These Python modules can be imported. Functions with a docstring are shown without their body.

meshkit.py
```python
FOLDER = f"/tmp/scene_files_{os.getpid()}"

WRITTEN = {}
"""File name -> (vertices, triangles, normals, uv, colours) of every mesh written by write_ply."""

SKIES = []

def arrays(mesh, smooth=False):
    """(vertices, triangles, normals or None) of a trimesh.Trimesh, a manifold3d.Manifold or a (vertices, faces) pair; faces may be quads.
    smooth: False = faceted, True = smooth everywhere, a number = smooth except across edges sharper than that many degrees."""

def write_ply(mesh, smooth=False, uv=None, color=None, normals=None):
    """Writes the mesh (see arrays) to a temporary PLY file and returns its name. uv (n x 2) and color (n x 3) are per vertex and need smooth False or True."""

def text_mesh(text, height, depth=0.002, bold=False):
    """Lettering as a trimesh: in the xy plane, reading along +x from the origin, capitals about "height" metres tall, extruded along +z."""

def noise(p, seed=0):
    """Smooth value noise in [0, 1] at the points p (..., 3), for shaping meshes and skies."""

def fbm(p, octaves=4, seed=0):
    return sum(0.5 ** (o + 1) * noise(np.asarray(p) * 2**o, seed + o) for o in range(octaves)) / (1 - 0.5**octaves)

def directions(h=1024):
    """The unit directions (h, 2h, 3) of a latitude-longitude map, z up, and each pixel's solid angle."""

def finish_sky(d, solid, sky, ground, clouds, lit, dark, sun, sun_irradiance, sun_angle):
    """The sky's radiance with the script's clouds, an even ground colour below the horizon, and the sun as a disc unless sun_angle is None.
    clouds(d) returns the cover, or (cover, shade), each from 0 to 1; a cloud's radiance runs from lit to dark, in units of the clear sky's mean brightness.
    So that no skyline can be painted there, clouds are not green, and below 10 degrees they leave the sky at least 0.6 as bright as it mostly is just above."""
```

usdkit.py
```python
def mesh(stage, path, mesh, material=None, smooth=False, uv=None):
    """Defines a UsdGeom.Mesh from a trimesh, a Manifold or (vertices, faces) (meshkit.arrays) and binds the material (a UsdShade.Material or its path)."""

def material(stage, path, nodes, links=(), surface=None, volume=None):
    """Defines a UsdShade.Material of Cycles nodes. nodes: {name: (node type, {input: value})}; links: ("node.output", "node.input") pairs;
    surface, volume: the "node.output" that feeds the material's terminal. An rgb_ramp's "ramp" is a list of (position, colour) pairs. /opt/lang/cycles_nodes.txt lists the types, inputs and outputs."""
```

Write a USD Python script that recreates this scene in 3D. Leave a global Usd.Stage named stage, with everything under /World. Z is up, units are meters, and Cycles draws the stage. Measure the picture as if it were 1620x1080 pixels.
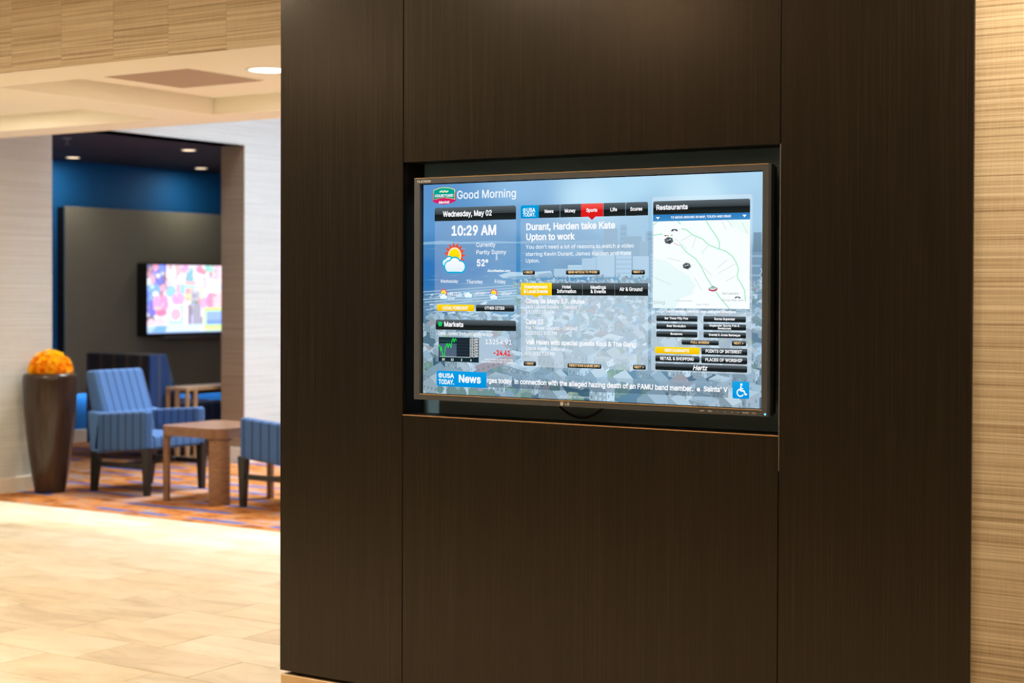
import math, random
import numpy as np
import trimesh, shapely
from shapely.geometry import Polygon, LineString, Point, box as sbox
from shapely.strtree import STRtree
import manifold3d as m3
from pxr import Usd, UsdGeom, UsdLux, UsdShade, Gf, Sdf, Vt
import usdkit, meshkit

random.seed(7)
RNG = np.random.default_rng(7)
stage = Usd.Stage.CreateInMemory()
UsdGeom.SetStageUpAxis(stage, UsdGeom.Tokens.z)
UsdGeom.SetStageMetersPerUnit(stage, 1.0)
UsdGeom.Xform.Define(stage, '/World')
stage.SetDefaultPrim(stage.GetPrimAtPath('/World'))
UsdGeom.Scope.Define(stage, '/World/Looks')

# ------------------------------------------------------------------ camera
F_PX, YAW, PITCH, ROLL, CY = 2590.6, 0.580796, 0.0162908, 0.0034154, 498.12
fw = np.array([-math.sin(YAW) * math.cos(PITCH), math.cos(YAW) * math.cos(PITCH), -math.sin(PITCH)])
r0 = np.array([math.cos(YAW), math.sin(YAW), 0.0]); u0 = np.cross(r0, fw)
rt = r0 * math.cos(ROLL) + u0 * math.sin(ROLL); up = -r0 * math.sin(ROLL) + u0 * math.cos(ROLL)
cam = UsdGeom.Camera.Define(stage, '/World/camera')
cm = Gf.Matrix4d(*[float(x) for x in (*rt, 0, *up, 0, *(-fw), 0, 0, 0, 1.48, 1)])
cam.AddTransformOp().Set(cm)
cam.CreateHorizontalApertureAttr(36.0); cam.CreateVerticalApertureAttr(24.0)
cam.CreateFocalLengthAttr(F_PX / 1620 * 36.0)
cam.CreateVerticalApertureOffsetAttr(-(540 - CY) / 1620 * 36.0)
cam.CreateFStopAttr(3.4); cam.CreateFocusDistanceAttr(5.0)
cam.CreateClippingRangeAttr(Gf.Vec2f(0.05, 200))
cam.CreateExposureAttr(0.0)

# ------------------------------------------------------------------ sky, sun, added skylight fill
dome = UsdLux.DomeLight.Define(stage, '/World/sky_dome')
dome.CreateColorAttr(Gf.Vec3f(0.62, 0.78, 1.0)); dome.CreateIntensityAttr(1.0)
sun = UsdLux.DistantLight.Define(stage, '/World/sun')
sun.CreateIntensityAttr(0.6); sun.CreateNormalizeAttr(True); sun.CreateAngleAttr(3.0); sun.CreateColorAttr(Gf.Vec3f(1.0, 0.93, 0.80))
def aim(prim, pos, toward):                      # -Z of the light points toward
    z = -np.array(toward, float); z /= np.linalg.norm(z)
    x = np.cross([0, 1, 0.01], z); x /= np.linalg.norm(x); y = np.cross(z, x)
    UsdGeom.Xformable(prim).AddTransformOp().Set(Gf.Matrix4d(*[float(a) for a in (*x, 0, *y, 0, *z, 0, *pos, 1)]))
aim(sun, (0, 0, 0), (-0.10, -0.48, -0.87))
sky_l = UsdLux.RectLight.Define(stage, '/World/skylight_daylight')  # fill light over the added skylight, out of view
sky_l.CreateWidthAttr(5.2); sky_l.CreateHeightAttr(3.6); sky_l.CreateIntensityAttr(14.0); sky_l.CreateColorAttr(Gf.Vec3f(0.76, 0.89, 1.0))
aim(sky_l, (-6.4, 10.7, 3.72), (0, 0, -1))

LAMP_WARM = (1.0, 0.86, 0.66)
HALL = 2.95                      # common gain of the hall lamps

# ------------------------------------------------------------------ helpers
def S(*c):
    c = np.array(c, float) / 255
    return tuple(np.where(c <= 0.04045, c / 12.92, ((c + 0.055) / 1.055) ** 2.4))

used = {}
def numbered(parent, name):
    k = used.get((parent, name), 0); used[(parent, name)] = k + 1
    return name if k == 0 else f'{name}_{k:03d}'
def keys(prim, **kw):
    for k, v in kw.items():
        if v: prim.SetCustomDataByKey(k, v)
def thing(name, label, cat, loc=(0, 0, 0), rotz=0, group=None, kind=None):
    p = '/World/' + numbered('/World', name)
    x = UsdGeom.Xform.Define(stage, p); x.AddTranslateOp().Set(Gf.Vec3d(*map(float, loc)))
    if rotz: x.AddRotateZOp().Set(float(rotz))
    keys(x.GetPrim(), label=label, category=cat, group=group, kind=kind)
    return p
def obj(parent, name, mesh, mat, smooth=30, label=None, colors=None, kind=None):
    p = parent + '/' + numbered(parent, name)
    m = usdkit.mesh(stage, p, mesh, '/World/Looks/' + mat if mat else None, smooth=smooth)
    if colors is not None:
        pv = UsdGeom.PrimvarsAPI(m).CreatePrimvar('displayColor', Sdf.ValueTypeNames.Color3fArray, 'vertex')
        pv.Set(Vt.Vec3fArray.FromNumpy(np.asarray(colors, np.float32)))
    m.CreateDoubleSidedAttr(True)
    keys(m.GetPrim(), label=label, kind=kind)
    return p
def struct(name, mesh, mat, label, smooth=False):
    p = obj('/World', name, mesh, mat, smooth)
    keys(stage.GetPrimAtPath(p), kind='structure', label=label)
    return p
def sgroup(name, label):
    p = '/World/' + numbered('/World', name)
    x = UsdGeom.Xform.Define(stage, p); keys(x.GetPrim(), label=label, kind='structure'); return p
def copy_of(src, name, label, loc, rotz=0, group=None):
    pr = stage.GetPrimAtPath(src); cat = pr.GetCustomDataByKey('category')
    p = '/World/' + numbered('/World', name)
    x = UsdGeom.Xform.Define(stage, p)
    x.GetPrim().GetReferences().AddInternalReference(src)
    x.ClearXformOpOrder()
    t = x.GetPrim().GetAttribute('xformOp:translate')
    t.Set(Gf.Vec3d(*map(float, loc)))
    ops = [x.GetPrim().GetAttribute('xformOp:translate')]
    order = ['xformOp:translate']
    r = x.GetPrim().CreateAttribute('xformOp:rotateZ', Sdf.ValueTypeNames.Float); r.Set(float(rotz)); order.append('xformOp:rotateZ')
    x.GetPrim().CreateAttribute('xformOpOrder', Sdf.ValueTypeNames.TokenArray).Set(order)
    x.GetPrim().SetInstanceable(True)
    keys(x.GetPrim(), label=label, category=cat, group=group)
    return p

def cbox(x0, x1, y0, y1, z0, z1, c=0.0):
    """box with chamfered edges"""
    if c <= 0:
        b = trimesh.creation.box([x1 - x0, y1 - y0, z1 - z0]); b.apply_translation([(x0 + x1) / 2, (y0 + y1) / 2, (z0 + z1) / 2]); return b
    p = []
    for sx in (0, 1):
        for sy in (0, 1):
            for sz in (0, 1):
                X, Y, Z = (x0, x1)[sx], (y0, y1)[sy], (z0, z1)[sz]
                dx, dy, dz = c * (1 - 2 * sx), c * (1 - 2 * sy), c * (1 - 2 * sz)
                p += [(X + dx, Y + dy, Z), (X + dx, Y, Z + dz), (X, Y + dy, Z + dz)]
    return trimesh.convex.convex_hull(np.array(p))
def cat(*ms): return trimesh.util.concatenate(list(ms))
def rbox(pts, r, n=3):
    """hull of small spheres at the corner points: a soft rounded block"""
    s = trimesh.creation.icosphere(n - 1, r)
    v = np.vstack([s.vertices + np.array(p) for p in pts])
    return trimesh.convex.convex_hull(v)
def soft(x0, x1, y0, y1, z0, z1, r, n=3):
    return rbox([(a, b, c) for a in (x0 + r, x1 - r) for b in (y0 + r, y1 - r) for c in (z0 + r, z1 - r)], r, n)
def lathe(prof, n=48):
    a = np.linspace(0, 2 * np.pi, n, endpoint=False); v, f = [], []
    k = len(prof)
    for t in a:
        for r, z in prof: v.append((r * math.cos(t), r * math.sin(t), z))
    for i in range(n):
        j = (i + 1) % n
        for q in range(k - 1): f.append((i * k + q, j * k + q, j * k + q + 1, i * k + q + 1))
    return trimesh.Trimesh(*meshkit.arrays((np.array(v), np.array(f)))[:2], process=True)
def tube(pts, r, n=10):
    pts = np.array(pts, float); v, f = [], []
    T = np.gradient(pts, axis=0); T /= np.linalg.norm(T, axis=1)[:, None]
    for i, p in enumerate(pts):
        a = np.cross(T[i], [0.01, 1, 0.02]); a /= np.linalg.norm(a); b = np.cross(T[i], a)
        for t in np.linspace(0, 2 * np.pi, n, endpoint=False): v.append(p + r * (math.cos(t) * a + math.sin(t) * b))
    for i in range(len(pts) - 1):
        for k in range(n): f.append((i * n + k, i * n + (k + 1) % n, (i + 1) * n + (k + 1) % n, (i + 1) * n + k))
    return meshkit.arrays((np.array(v), np.array(f)))[:2]
def slab(poly, z0, z1):
    m = trimesh.creation.extrude_polygon(poly, z1 - z0, engine='earcut'); m.apply_translation([0, 0, z0]); return m

# ------------------------------------------------------------------ materials
def mat(name, nodes, links, surface='p.BSDF'):
    usdkit.material(stage, '/World/Looks/' + name, nodes, links, surface=surface)
def plain(name, col, rough=0.5, metal=0.0, spec=0.5, bump=None, **kw):
    n = {'p': ('principled_bsdf', {'base_color': col, 'roughness': rough, 'metallic': metal, 'specular_ior_level': spec, **kw})}; l = []
    if bump:
        sc, st, d = bump
        n.update(g=('geometry', {}), mp=('mapping', {'scale': sc}), n=('noise_texture', {'scale': 1.0, 'detail': 3.0}), b=('bump', {'strength': st, 'distance': d}))
        l += [('g.position', 'mp.vector'), ('mp.vector', 'n.vector'), ('n.fac', 'b.height'), ('b.normal', 'p.normal')]
    mat(name, n, l)
def streaks(name, scale, ramp, rough, scale2=None, mixf=0.35, dist=0.002, st=0.3, space='pos', spec=0.5, detail=4.0, tint=(1, 1, 1)):
    """colour from noise stretched along one axis, in world position or object space; every mesh is a cut of its own"""
    n = {'g': ('geometry', {}) if space == 'pos' else ('texture_coordinate', {}),
         'oi': ('object_info', {}), 'cx': ('combine_xyz', {}), 'om': ('math', {'math_type': 'multiply', 'value2': 9.0}), 'va': ('vector_math', {'math_type': 'add'}),
         'mp': ('mapping', {'scale': scale}), 'n': ('noise_texture', {'scale': 1.0, 'detail': detail, 'roughness': 0.6}),
         'm2': ('mapping', {'scale': scale2 or (2, 2, 2)}), 'n2': ('noise_texture', {'scale': 1.0, 'detail': 2.0}),
         'mx': ('mix_float', {'fac': mixf}), 'r': ('rgb_ramp', {'ramp': ramp}),
         'b': ('bump', {'strength': st, 'distance': dist}), 'p': ('principled_bsdf', {'roughness': rough, 'specular_ior_level': spec, 'specular_tint': tint})}
    src = 'g.position' if space == 'pos' else 'g.object'
    mat(name, n, [('oi.random', 'om.value1'), ('om.value', 'cx.z'), ('om.value', 'cx.x'), (src, 'va.vector1'), ('cx.vector', 'va.vector2'), ('va.vector', 'mp.vector'), ('va.vector', 'm2.vector'), ('mp.vector', 'n.vector'), ('m2.vector', 'n2.vector'), ('n.fac', 'mx.a'), ('n2.fac', 'mx.b'),
                  ('mx.result', 'r.fac'), ('r.color', 'p.base_color'), ('mx.result', 'b.height'), ('b.normal', 'p.normal')])

streaks('wallpaper', (0.9, 0.9, 190), [(0.30, S(136, 112, 86)), (0.42, S(184, 162, 132)), (0.55, S(208, 190, 162)), (0.70, S(228, 212, 188))], 0.75, (320, 320, 12), 0.12, 0.0015, 0.35, spec=0.3)
streaks('wallpaper_pale', (0.9, 0.9, 150), [(0.30, S(178, 181, 178)), (0.5, S(198, 201, 198)), (0.70, S(210, 213, 210))], 0.75, (200, 200, 12), 0.2, 0.0015, 0.3, spec=0.3)
streaks('wallpaper_shaded', (0.9, 0.9, 190), [(0.30, S(116, 97, 78)), (0.5, S(148, 126, 102)), (0.70, S(166, 144, 118))], 0.75, (320, 320, 12), 0.15, 0.0015, 0.3, spec=0.3)  # darker grasscloth: shade of the pier return put into the colour
streaks('veneer', (260, 260, 2.2), tint=(1.0, 0.86, 0.70), ramp= [(0.30, S(20, 18, 16)), (0.5, S(26, 23, 20)), (0.70, S(39, 34, 30))], rough=0.24, scale2=(18, 18, 0.8), mixf=0.12, dist=0.0008, st=0.25)
streaks('panel_textile', (40, 40, 90), [(0.3, S(146, 148, 138)), (0.7, S(162, 164, 153))], 0.55, (1.5, 1.5, 1.5), 0.4)
streaks('walnut', (30, 4, 60), [(0.3, S(98, 68, 48)), (0.5, S(124, 88, 63)), (0.7, S(140, 102, 75))], 0.32, (3, 3, 3), 0.3, 0.0005, 0.1, space='obj')
streaks('light_oak', (60, 60, 6), [(0.3, S(150, 118, 84)), (0.7, S(182, 150, 112))], 0.4, (3, 3, 3), 0.3, 0.0005, 0.1, space='obj')
streaks('bronze_wood', (50, 50, 3), [(0.3, S(34, 23, 17)), (0.5, S(50, 35, 26)), (0.7, S(66, 47, 35))], 0.24, (3, 3, 3), 0.3, 0.0004, 0.08, space='obj')
plain('ceiling_paint', S(250, 244, 230), 0.8, bump=((30, 30, 30), 0.1, 0.001))
plain('trim_paint', S(226, 218, 202), 0.4)
plain('plinth_paint', S(222, 186, 138), 0.45)
plain('dark_ceiling', S(44, 34, 46), 0.75)
plain('blue_wall', S(6, 108, 186), 0.7, bump=((60, 60, 60), 0.1, 0.001))
plain('black_core', S(14, 13, 13), 0.6)
plain('panel_edge', S(24, 20, 18), 0.5)
plain('recess_back', S(112, 150, 178), 0.4)
plain('edge_copper', S(196, 150, 104), 0.35, 0.3)
plain('edge_grey', S(120, 120, 118), 0.4)
plain('bezel', S(80, 82, 85), 0.36, 0.1)
plain('highlight_copper', S(190, 160, 120), 0.3, 0.5)  # colour of the highlights drawn along the bezel edges
plain('housing', S(12, 12, 13), 0.5)
plain('screen_border', S(10, 11, 14), 0.2)
plain('marking', S(200, 196, 190), 0.5)
plain('cable_black', S(12, 12, 12), 0.4)
plain('black_wood', S(26, 27, 26), 0.4)
plain('grout', S(170, 150, 122), 0.8)
plain('vent_metal', S(182, 156, 132), 0.6, bump=((120, 120, 120), 0.4, 0.001))
plain('dark_gap', S(50, 42, 34), 0.8)
plain('white_metal', S(230, 226, 216), 0.35)
plain('chrome', S(200, 200, 200), 0.25, 1.0)
plain('soil', S(52, 34, 22), 0.9)
plain('wood_black_top', S(58, 42, 34), 0.3)
plain('neutral_wall', S(205, 190, 165), 0.8)
plain('silver', S(150, 152, 156), 0.3, 0.6)
for i, c in enumerate([(255, 196, 6), (255, 174, 0), (255, 212, 18)]):
    mat(f'petal_{i}', {'p': ('principled_bsdf', {'base_color': S(*c), 'roughness': 0.6}), 't': ('translucent_bsdf', {'color': S(*c)}), 'm': ('mix_closure', {'fac': 0.5})},
        [('p.BSDF', 'm.closure1'), ('t.BSDF', 'm.closure2')], surface='m.closure')
for i, (a, b, c) in enumerate([((196, 180, 152), (214, 200, 174), (224, 212, 188)), ((204, 188, 160), (220, 206, 180), (228, 216, 194)), ((190, 173, 144), (210, 194, 167), (220, 206, 182)),
                               ((206, 192, 166), (222, 210, 186), (230, 220, 200)), ((194, 176, 146), (216, 200, 171), (224, 211, 185))]):
    n = {'g': ('geometry', {}), 'mp': ('mapping', {'scale': (2.2, 5.5, 4), 'location': (i * 3.7, i * 1.9, 0)}), 'n': ('noise_texture', {'scale': 1.0, 'detail': 6.0, 'roughness': 0.62, 'distortion': 0.7}),
         'r': ('rgb_ramp', {'ramp': [(0.32, S(*a)), (0.5, S(*b)), (0.66, S(*c))]}), 'p': ('principled_bsdf', {'roughness': 0.38, 'specular_ior_level': 0.4})}
    mat(f'tile_{i}', n, [('g.position', 'mp.vector'), ('mp.vector', 'n.vector'), ('n.fac', 'r.fac'), ('r.color', 'p.base_color')])
# carpet: rust and orange abrash with broken blue dashes woven across
mat('carpet', {
    'g': ('geometry', {}),
    'm1': ('mapping', {'scale': (4.0, 6.5, 1)}), 'n1': ('noise_texture', {'scale': 1.0, 'detail': 5.0, 'roughness': 0.7}),
    'r1': ('rgb_ramp', {'ramp': [(0.30, S(84, 50, 28)), (0.42, S(136, 80, 38)), (0.51, S(178, 110, 50)), (0.57, S(160, 116, 82)), (0.66, S(146, 130, 130))]}),
    'sx': ('separate_xyz', {}), 'yr': ('math', {'math_type': 'multiply_add', 'value2': 3.4, 'value3': 40.2}), 'yf': ('math', {'math_type': 'floor'}), 'yq': ('math', {'math_type': 'fraction'}),
    'ys': ('math', {'math_type': 'multiply', 'value2': 7.31}), 'xs': ('math', {'math_type': 'multiply', 'value2': 1.5}), 'cv': ('combine_xyz', {}), 'n2': ('noise_texture', {'scale': 1.0, 'detail': 1.0}),
    'r2': ('rgb_ramp', {'ramp': [(0.475, (0, 0, 0)), (0.505, (1, 1, 1))]}), 'r5': ('rgb_ramp', {'ramp': [(0, (0, 0, 0)), (0.05, (1, 1, 1)), (0.22, (1, 1, 1)), (0.28, (0, 0, 0))]}), 'md': ('math', {'math_type': 'multiply'}),
    'm3': ('mapping', {'scale': (1.0, 1.6, 1), 'location': (9.1, 2.3, 0)}), 'n3': ('noise_texture', {'scale': 1.0, 'detail': 2.0}),
    'r3': ('rgb_ramp', {'ramp': [(0.42, (0, 0, 0)), (0.60, (0.8, 0.8, 0.8))]}),
    'm4': ('mapping', {'scale': (1.6, 7, 1), 'location': (1.1, 7.3, 0)}), 'n4': ('noise_texture', {'scale': 1.0, 'detail': 3.0}),
    'r4': ('rgb_ramp', {'ramp': [(0.50, (0, 0, 0)), (0.60, (1, 1, 1))]}),
    'mu': ('math', {'math_type': 'multiply'}),
    'x1': ('mix', {'color2': S(160, 140, 138)}), 'x2': ('mix', {'color2': S(66, 86, 142)}),
    'p': ('principled_bsdf', {'roughness': 0.95, 'specular_ior_level': 0.1})},
    [('g.position', 'm1.vector'), ('g.position', 'sx.vector'), ('sx.y', 'yr.value1'), ('yr.value', 'yf.value1'), ('yr.value', 'yq.value1'), ('yf.value', 'ys.value1'), ('sx.x', 'xs.value1'), ('xs.value', 'cv.x'), ('ys.value', 'cv.y'),
     ('yq.value', 'r5.fac'), ('r5.color', 'md.value1'), ('r2.color', 'md.value2'), ('g.position', 'm3.vector'), ('g.position', 'm4.vector'),
     ('m1.vector', 'n1.vector'), ('cv.vector', 'n2.vector'), ('m3.vector', 'n3.vector'), ('m4.vector', 'n4.vector'),
     ('n1.fac', 'r1.fac'), ('n2.fac', 'r2.fac'), ('n3.fac', 'r3.fac'), ('n4.fac', 'r4.fac'),
     ('r3.color', 'mu.value1'), ('r4.color', 'mu.value2'),
     ('r1.color', 'x1.color1'), ('mu.value', 'x1.fac'), ('x1.color', 'x2.color1'), ('md.value', 'x2.fac'), ('x2.color', 'p.base_color')])
# upholstery: blue twill with thin dark stripes along one object axis
def striped(name, axis, pitch, base, line, width=0.16, off=0.0, rough=0.85):
    mat(name, {'t': ('texture_coordinate', {}), 's': ('separate_xyz', {}), 'a': ('math', {'math_type': 'multiply_add', 'value2': 1 / pitch, 'value3': off + 50}),
               'f': ('math', {'math_type': 'fraction'}), 'r': ('rgb_ramp', {'ramp': [(0, S(*line)), (width * 0.6, S(*line)), (width, S(*base)), (1 - width * 0.4, S(*base)), (1, S(*line))]}),
               'm': ('mapping', {'scale': (300, 300, 300)}), 'n': ('noise_texture', {'scale': 1.0, 'detail': 1.0}), 'b': ('bump', {'strength': 0.2, 'distance': 0.001}),
               'p': ('principled_bsdf', {'roughness': rough, 'specular_ior_level': 0.25, 'sheen_weight': 0.15})},
        [('t.object', 's.vector'), (f's.{axis}', 'a.value1'), ('a.value', 'f.value1'), ('f.value', 'r.fac'), ('r.color', 'p.base_color'),
         ('t.object', 'm.vector'), ('m.vector', 'n.vector'), ('n.fac', 'b.height'), ('b.normal', 'p.normal')])
striped('blue_stripe_x', 'x', 0.075, (56, 90, 140), (26, 40, 66), 0.15)
striped('blue_stripe_y', 'y', 0.072, (70, 110, 164), (30, 46, 74), 0.13)
striped('navy_stripe_x', 'x', 0.16, (16, 15, 17), (60, 42, 26), 0.22, 0.3)
striped('navy_stripe_y', 'y', 0.13, (26, 58, 110), (66, 76, 96), 0.2)
def emit(name, col, strength):
    mat(name, {'e': ('emission', {'color': col, 'strength': strength})}, [], surface='e.emission')
emit('lamp_glow', (1.0, 0.88, 0.70), 9.0)
emit('lamp_soft', (1.0, 0.76, 0.50), 3.0)
emit('added_strip_emit', (0.80, 0.91, 1.0), 26.0)  # emission of the added strip behind the feature panel
emit('blue_led', (0.05, 0.35, 1.0), 6.0)
mat('screen_light', {'a': ('attribute', {'attribute': 'displayColor'}), 'e': ('emission', {'strength': 1.0})}, [('a.color', 'e.color')], surface='e.emission')
for nm_, fc_ in (('screen_veil', .32), ('screen_veil_light', .13), ('screen_shade', .5)): mat(nm_, {'a': ('attribute', {'attribute': 'displayColor'}), 'e': ('emission', {'strength': 1.0}), 't': ('transparent_bsdf', {}), 'm': ('mix_closure', {'fac': fc_})},
    [('a.color', 'e.color'), ('t.BSDF', 'm.closure1'), ('e.emission', 'm.closure2')], surface='m.closure')
mat('window_pane', {'t': ('transparent_bsdf', {}), 'g': ('glossy_bsdf', {'roughness': 0.02}), 'f': ('fresnel', {'IOR': 1.45}), 'm': ('mix_closure', {})},
    [('f.fac', 'm.fac'), ('t.BSDF', 'm.closure1'), ('g.BSDF', 'm.closure2')], surface='m.closure')

# ------------------------------------------------------------------ setting: floor
YW = 4.309                      # face of the dark media wall
XL = -9.45                      # face of the pale wall on the left
XLOB = -3.79                    # left end of the media wall
YC = 7.505                      # edge between tile and carpet
FRONT_H = 2.92                  # ceiling over the foreground
fl = sgroup('floor', 'cream stone tile floor in staggered rows')
obj(fl, 'screed', cbox(XL - 0.3, 4.2, -4.2, YC, -0.12, -0.004), 'grout', smooth=False)
G = 0.0022
rows = [(4.177 + 0.3175 * k, k) for k in range(-14, 11)]
for y0, k in rows:
    y1 = min(y0 + 0.3175, YC)
    off = (-4.921 + 0.1545 * k) % 0.612
    x = XL + off - 0.612
    xe = -1.0 if y1 < YW else XLOB + 0.08
    while x < xe:
        a, b = max(x, XL), min(x + 0.612, xe)
        near_limit = y0 < 1.9 or a > -1.0 or (y0 < 3.0 and a < -7.8)
        if b - a > 0.03 and not near_limit:
            yy = y1 if y1 <= YW or a < XLOB - 0.7 else y1
            obj(fl, 'tile', cbox(a + G, b - G, y0 + G, yy - G, -0.010, RNG.uniform(-0.0003, 0.0003), 0.0012), f'tile_{RNG.integers(5)}', smooth=False)
        x += 0.612
obj(fl, 'tile_field', cbox(-1.0, 4.2, -4.2, YW + 0.01, -0.011, -0.0005), 'tile_1', smooth=False)
obj(fl, 'tile_field', cbox(XL - 0.3, -1.0, -4.2, 1.99, -0.011, -0.0005), 'tile_1', smooth=False)
struct('carpet', cbox(-12.2, 4.2, YC, 15.2, -0.12, 0.002), 'carpet', 'rust and orange carpet with broken blue dashes')

# ------------------------------------------------------------------ setting: media wall
mw = sgroup('wall_front', 'dark espresso veneer media wall with recess for the monitor')
PX0, PX1, S0, S1 = XLOB, -1.366, -3.258, -1.919
RZ0, RZ1, PB = 1.063, 1.893, 0.150
T, c = 0.02, 0.0012
g = 0.0012
obj(mw, 'panel', cbox(PX0, S0 - g, YW, YW + T, PB, FRONT_H, c), 'veneer')
obj(mw, 'panel', cbox(S0 + g, S1 - g, YW, YW + T, RZ1, FRONT_H, c), 'veneer')
obj(mw, 'panel', cbox(S0 + g, S1 - g, YW, YW + T, PB, RZ0, c), 'veneer')
obj(mw, 'panel', cbox(S1 + g, PX1, YW, YW + T, PB, FRONT_H, c), 'veneer')
obj(mw, 'end_panel', cbox(PX0, PX0 + T, YW + T, 5.2, PB, FRONT_H, c), 'veneer')
D = YW + 0.118
obj(mw, 'recess_back', cbox(S0 - .02, S1 + .02, D, D + .02, RZ0 - .02, RZ1 + .02), 'recess_back', smooth=False)
obj(mw, 'recess_side', cbox(S0 - .02, S0, YW + T, D, RZ0 - .02, RZ1 + .02), 'panel_edge', smooth=False)
obj(mw, 'recess_side', cbox(S1, S1 + .02, YW + T, D, RZ0 - .02, RZ1 + .02), 'panel_edge', smooth=False)
obj(mw, 'recess_top', cbox(S0, S1, YW + T, D, RZ1, RZ1 + .02), 'panel_edge', smooth=False)
obj(mw, 'recess_ledge', cbox(S0, S1, YW + T, D, RZ0 - .02, RZ0), 'panel_edge', smooth=False)
obj(mw, 'edge_band', cbox(S0, S1, YW - .0006, YW + .012, RZ0 - .0024, RZ0 + .0002), 'edge_copper', smooth=False, label='thin copper coloured edge of the recess')
obj(mw, 'edge_band', cbox(S1 - .0002, S1 + .0018, YW - .0006, YW + .012, RZ0 - .1, RZ1), 'edge_grey', smooth=False)
obj(mw, 'core', cbox(PX0 + .07, PX1, D + .02, 5.2, 0.13, FRONT_H), 'black_core', smooth=False)
obj(mw, 'shadow_gap', cbox(PX0 + .06, PX1, YW + .02, D + .02, 0.13, PB + .02), 'black_core', smooth=False)
struct('baseboard_front', cat(cbox(PX0 + .005, PX1, YW - .002, YW + .02, -.002, 0.137, .002), cbox(PX0 + .005, PX0 + .02, YW + .02, 5.2, -.002, .137)), 'plinth_paint', 'tan plinth under the dark media wall')
struct('wall_front_right', cbox(PX1, 4.2, YW + .012, YW + .15, -.01, FRONT_H + .05), 'wallpaper', 'grasscloth wallpaper wall right of the dark media wall')

# other walls of the foreground hall, mostly outside the picture
struct('wall_left', cbox(XL - .26, XL, -4.2, 8.225, -.01, 3.7), 'wallpaper_pale', 'pale grasscloth wall end behind the tall planter')
struct('baseboard_left', cat(cbox(XL - .01, XL + .012, -4.2, 8.225, -.002, .11, .003), cbox(XL - .26, XL + .012, 8.225, 8.237, -.002, .11, .003)), 'trim_paint', 'cream baseboard of the left wall')
struct('wall_back', cbox(XL - .3, 4.2, -4.3, -4.2, -.01, 3.0), 'neutral_wall', 'plain wall behind the viewer')
struct('wall_right', cbox(4.2, 4.3, -4.3, 15.2, -.01, 3.7), 'neutral_wall', 'plain side wall far to the right')
struct('ceiling', cbox(XL - .3, 4.2, -4.3, 5.25, FRONT_H, FRONT_H + .1), 'ceiling_paint', 'ceiling over the foreground hall')
# header and coffers
ZR, ZC, YH, YN, YF, YE = 2.50, 2.602, 5.207, 5.578, 7.165, 7.505
wh = sgroup('wall_header', 'grasscloth clad header beam across the opening')
xs_ = [XL] + [-9.36 + .344 * k for k in range(1, 17)]
xs_ = [x for x in xs_ if x < XLOB - .05] + [XLOB + .02]
for a, b in zip(xs_, xs_[1:]): obj(wh, 'wallcovering_strip', cbox(a + .0004, b - .0004, YH + RNG.uniform(0, .0004), YH + .02, ZR, FRONT_H, .0006), 'wallpaper', smooth=False)
ce = sgroup('ceiling_coffered', 'cream coffered ceiling over the passage')
obj(ce, 'beam', cbox(XL, 4.2, YH + .02, YN, ZR, FRONT_H + .05, .003), 'ceiling_paint')
obj(ce, 'beam', cbox(XL, 4.2, YF, YE, ZR, 3.75, .003), 'ceiling_paint')
for xa, xb in ((-9.45, -9.2), (-7.25, -6.82), (-4.85, -4.42), (-2.4, -2.0)):
    obj(ce, 'beam', cbox(xa, xb, YN, YF, ZR, ZC + .06, .003), 'ceiling_paint')
obj(ce, 'coffer_ceiling', cbox(XL, 4.2, YN - .05, YF + .05, ZC, ZC + .08), 'ceiling_paint', smooth=False)
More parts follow.
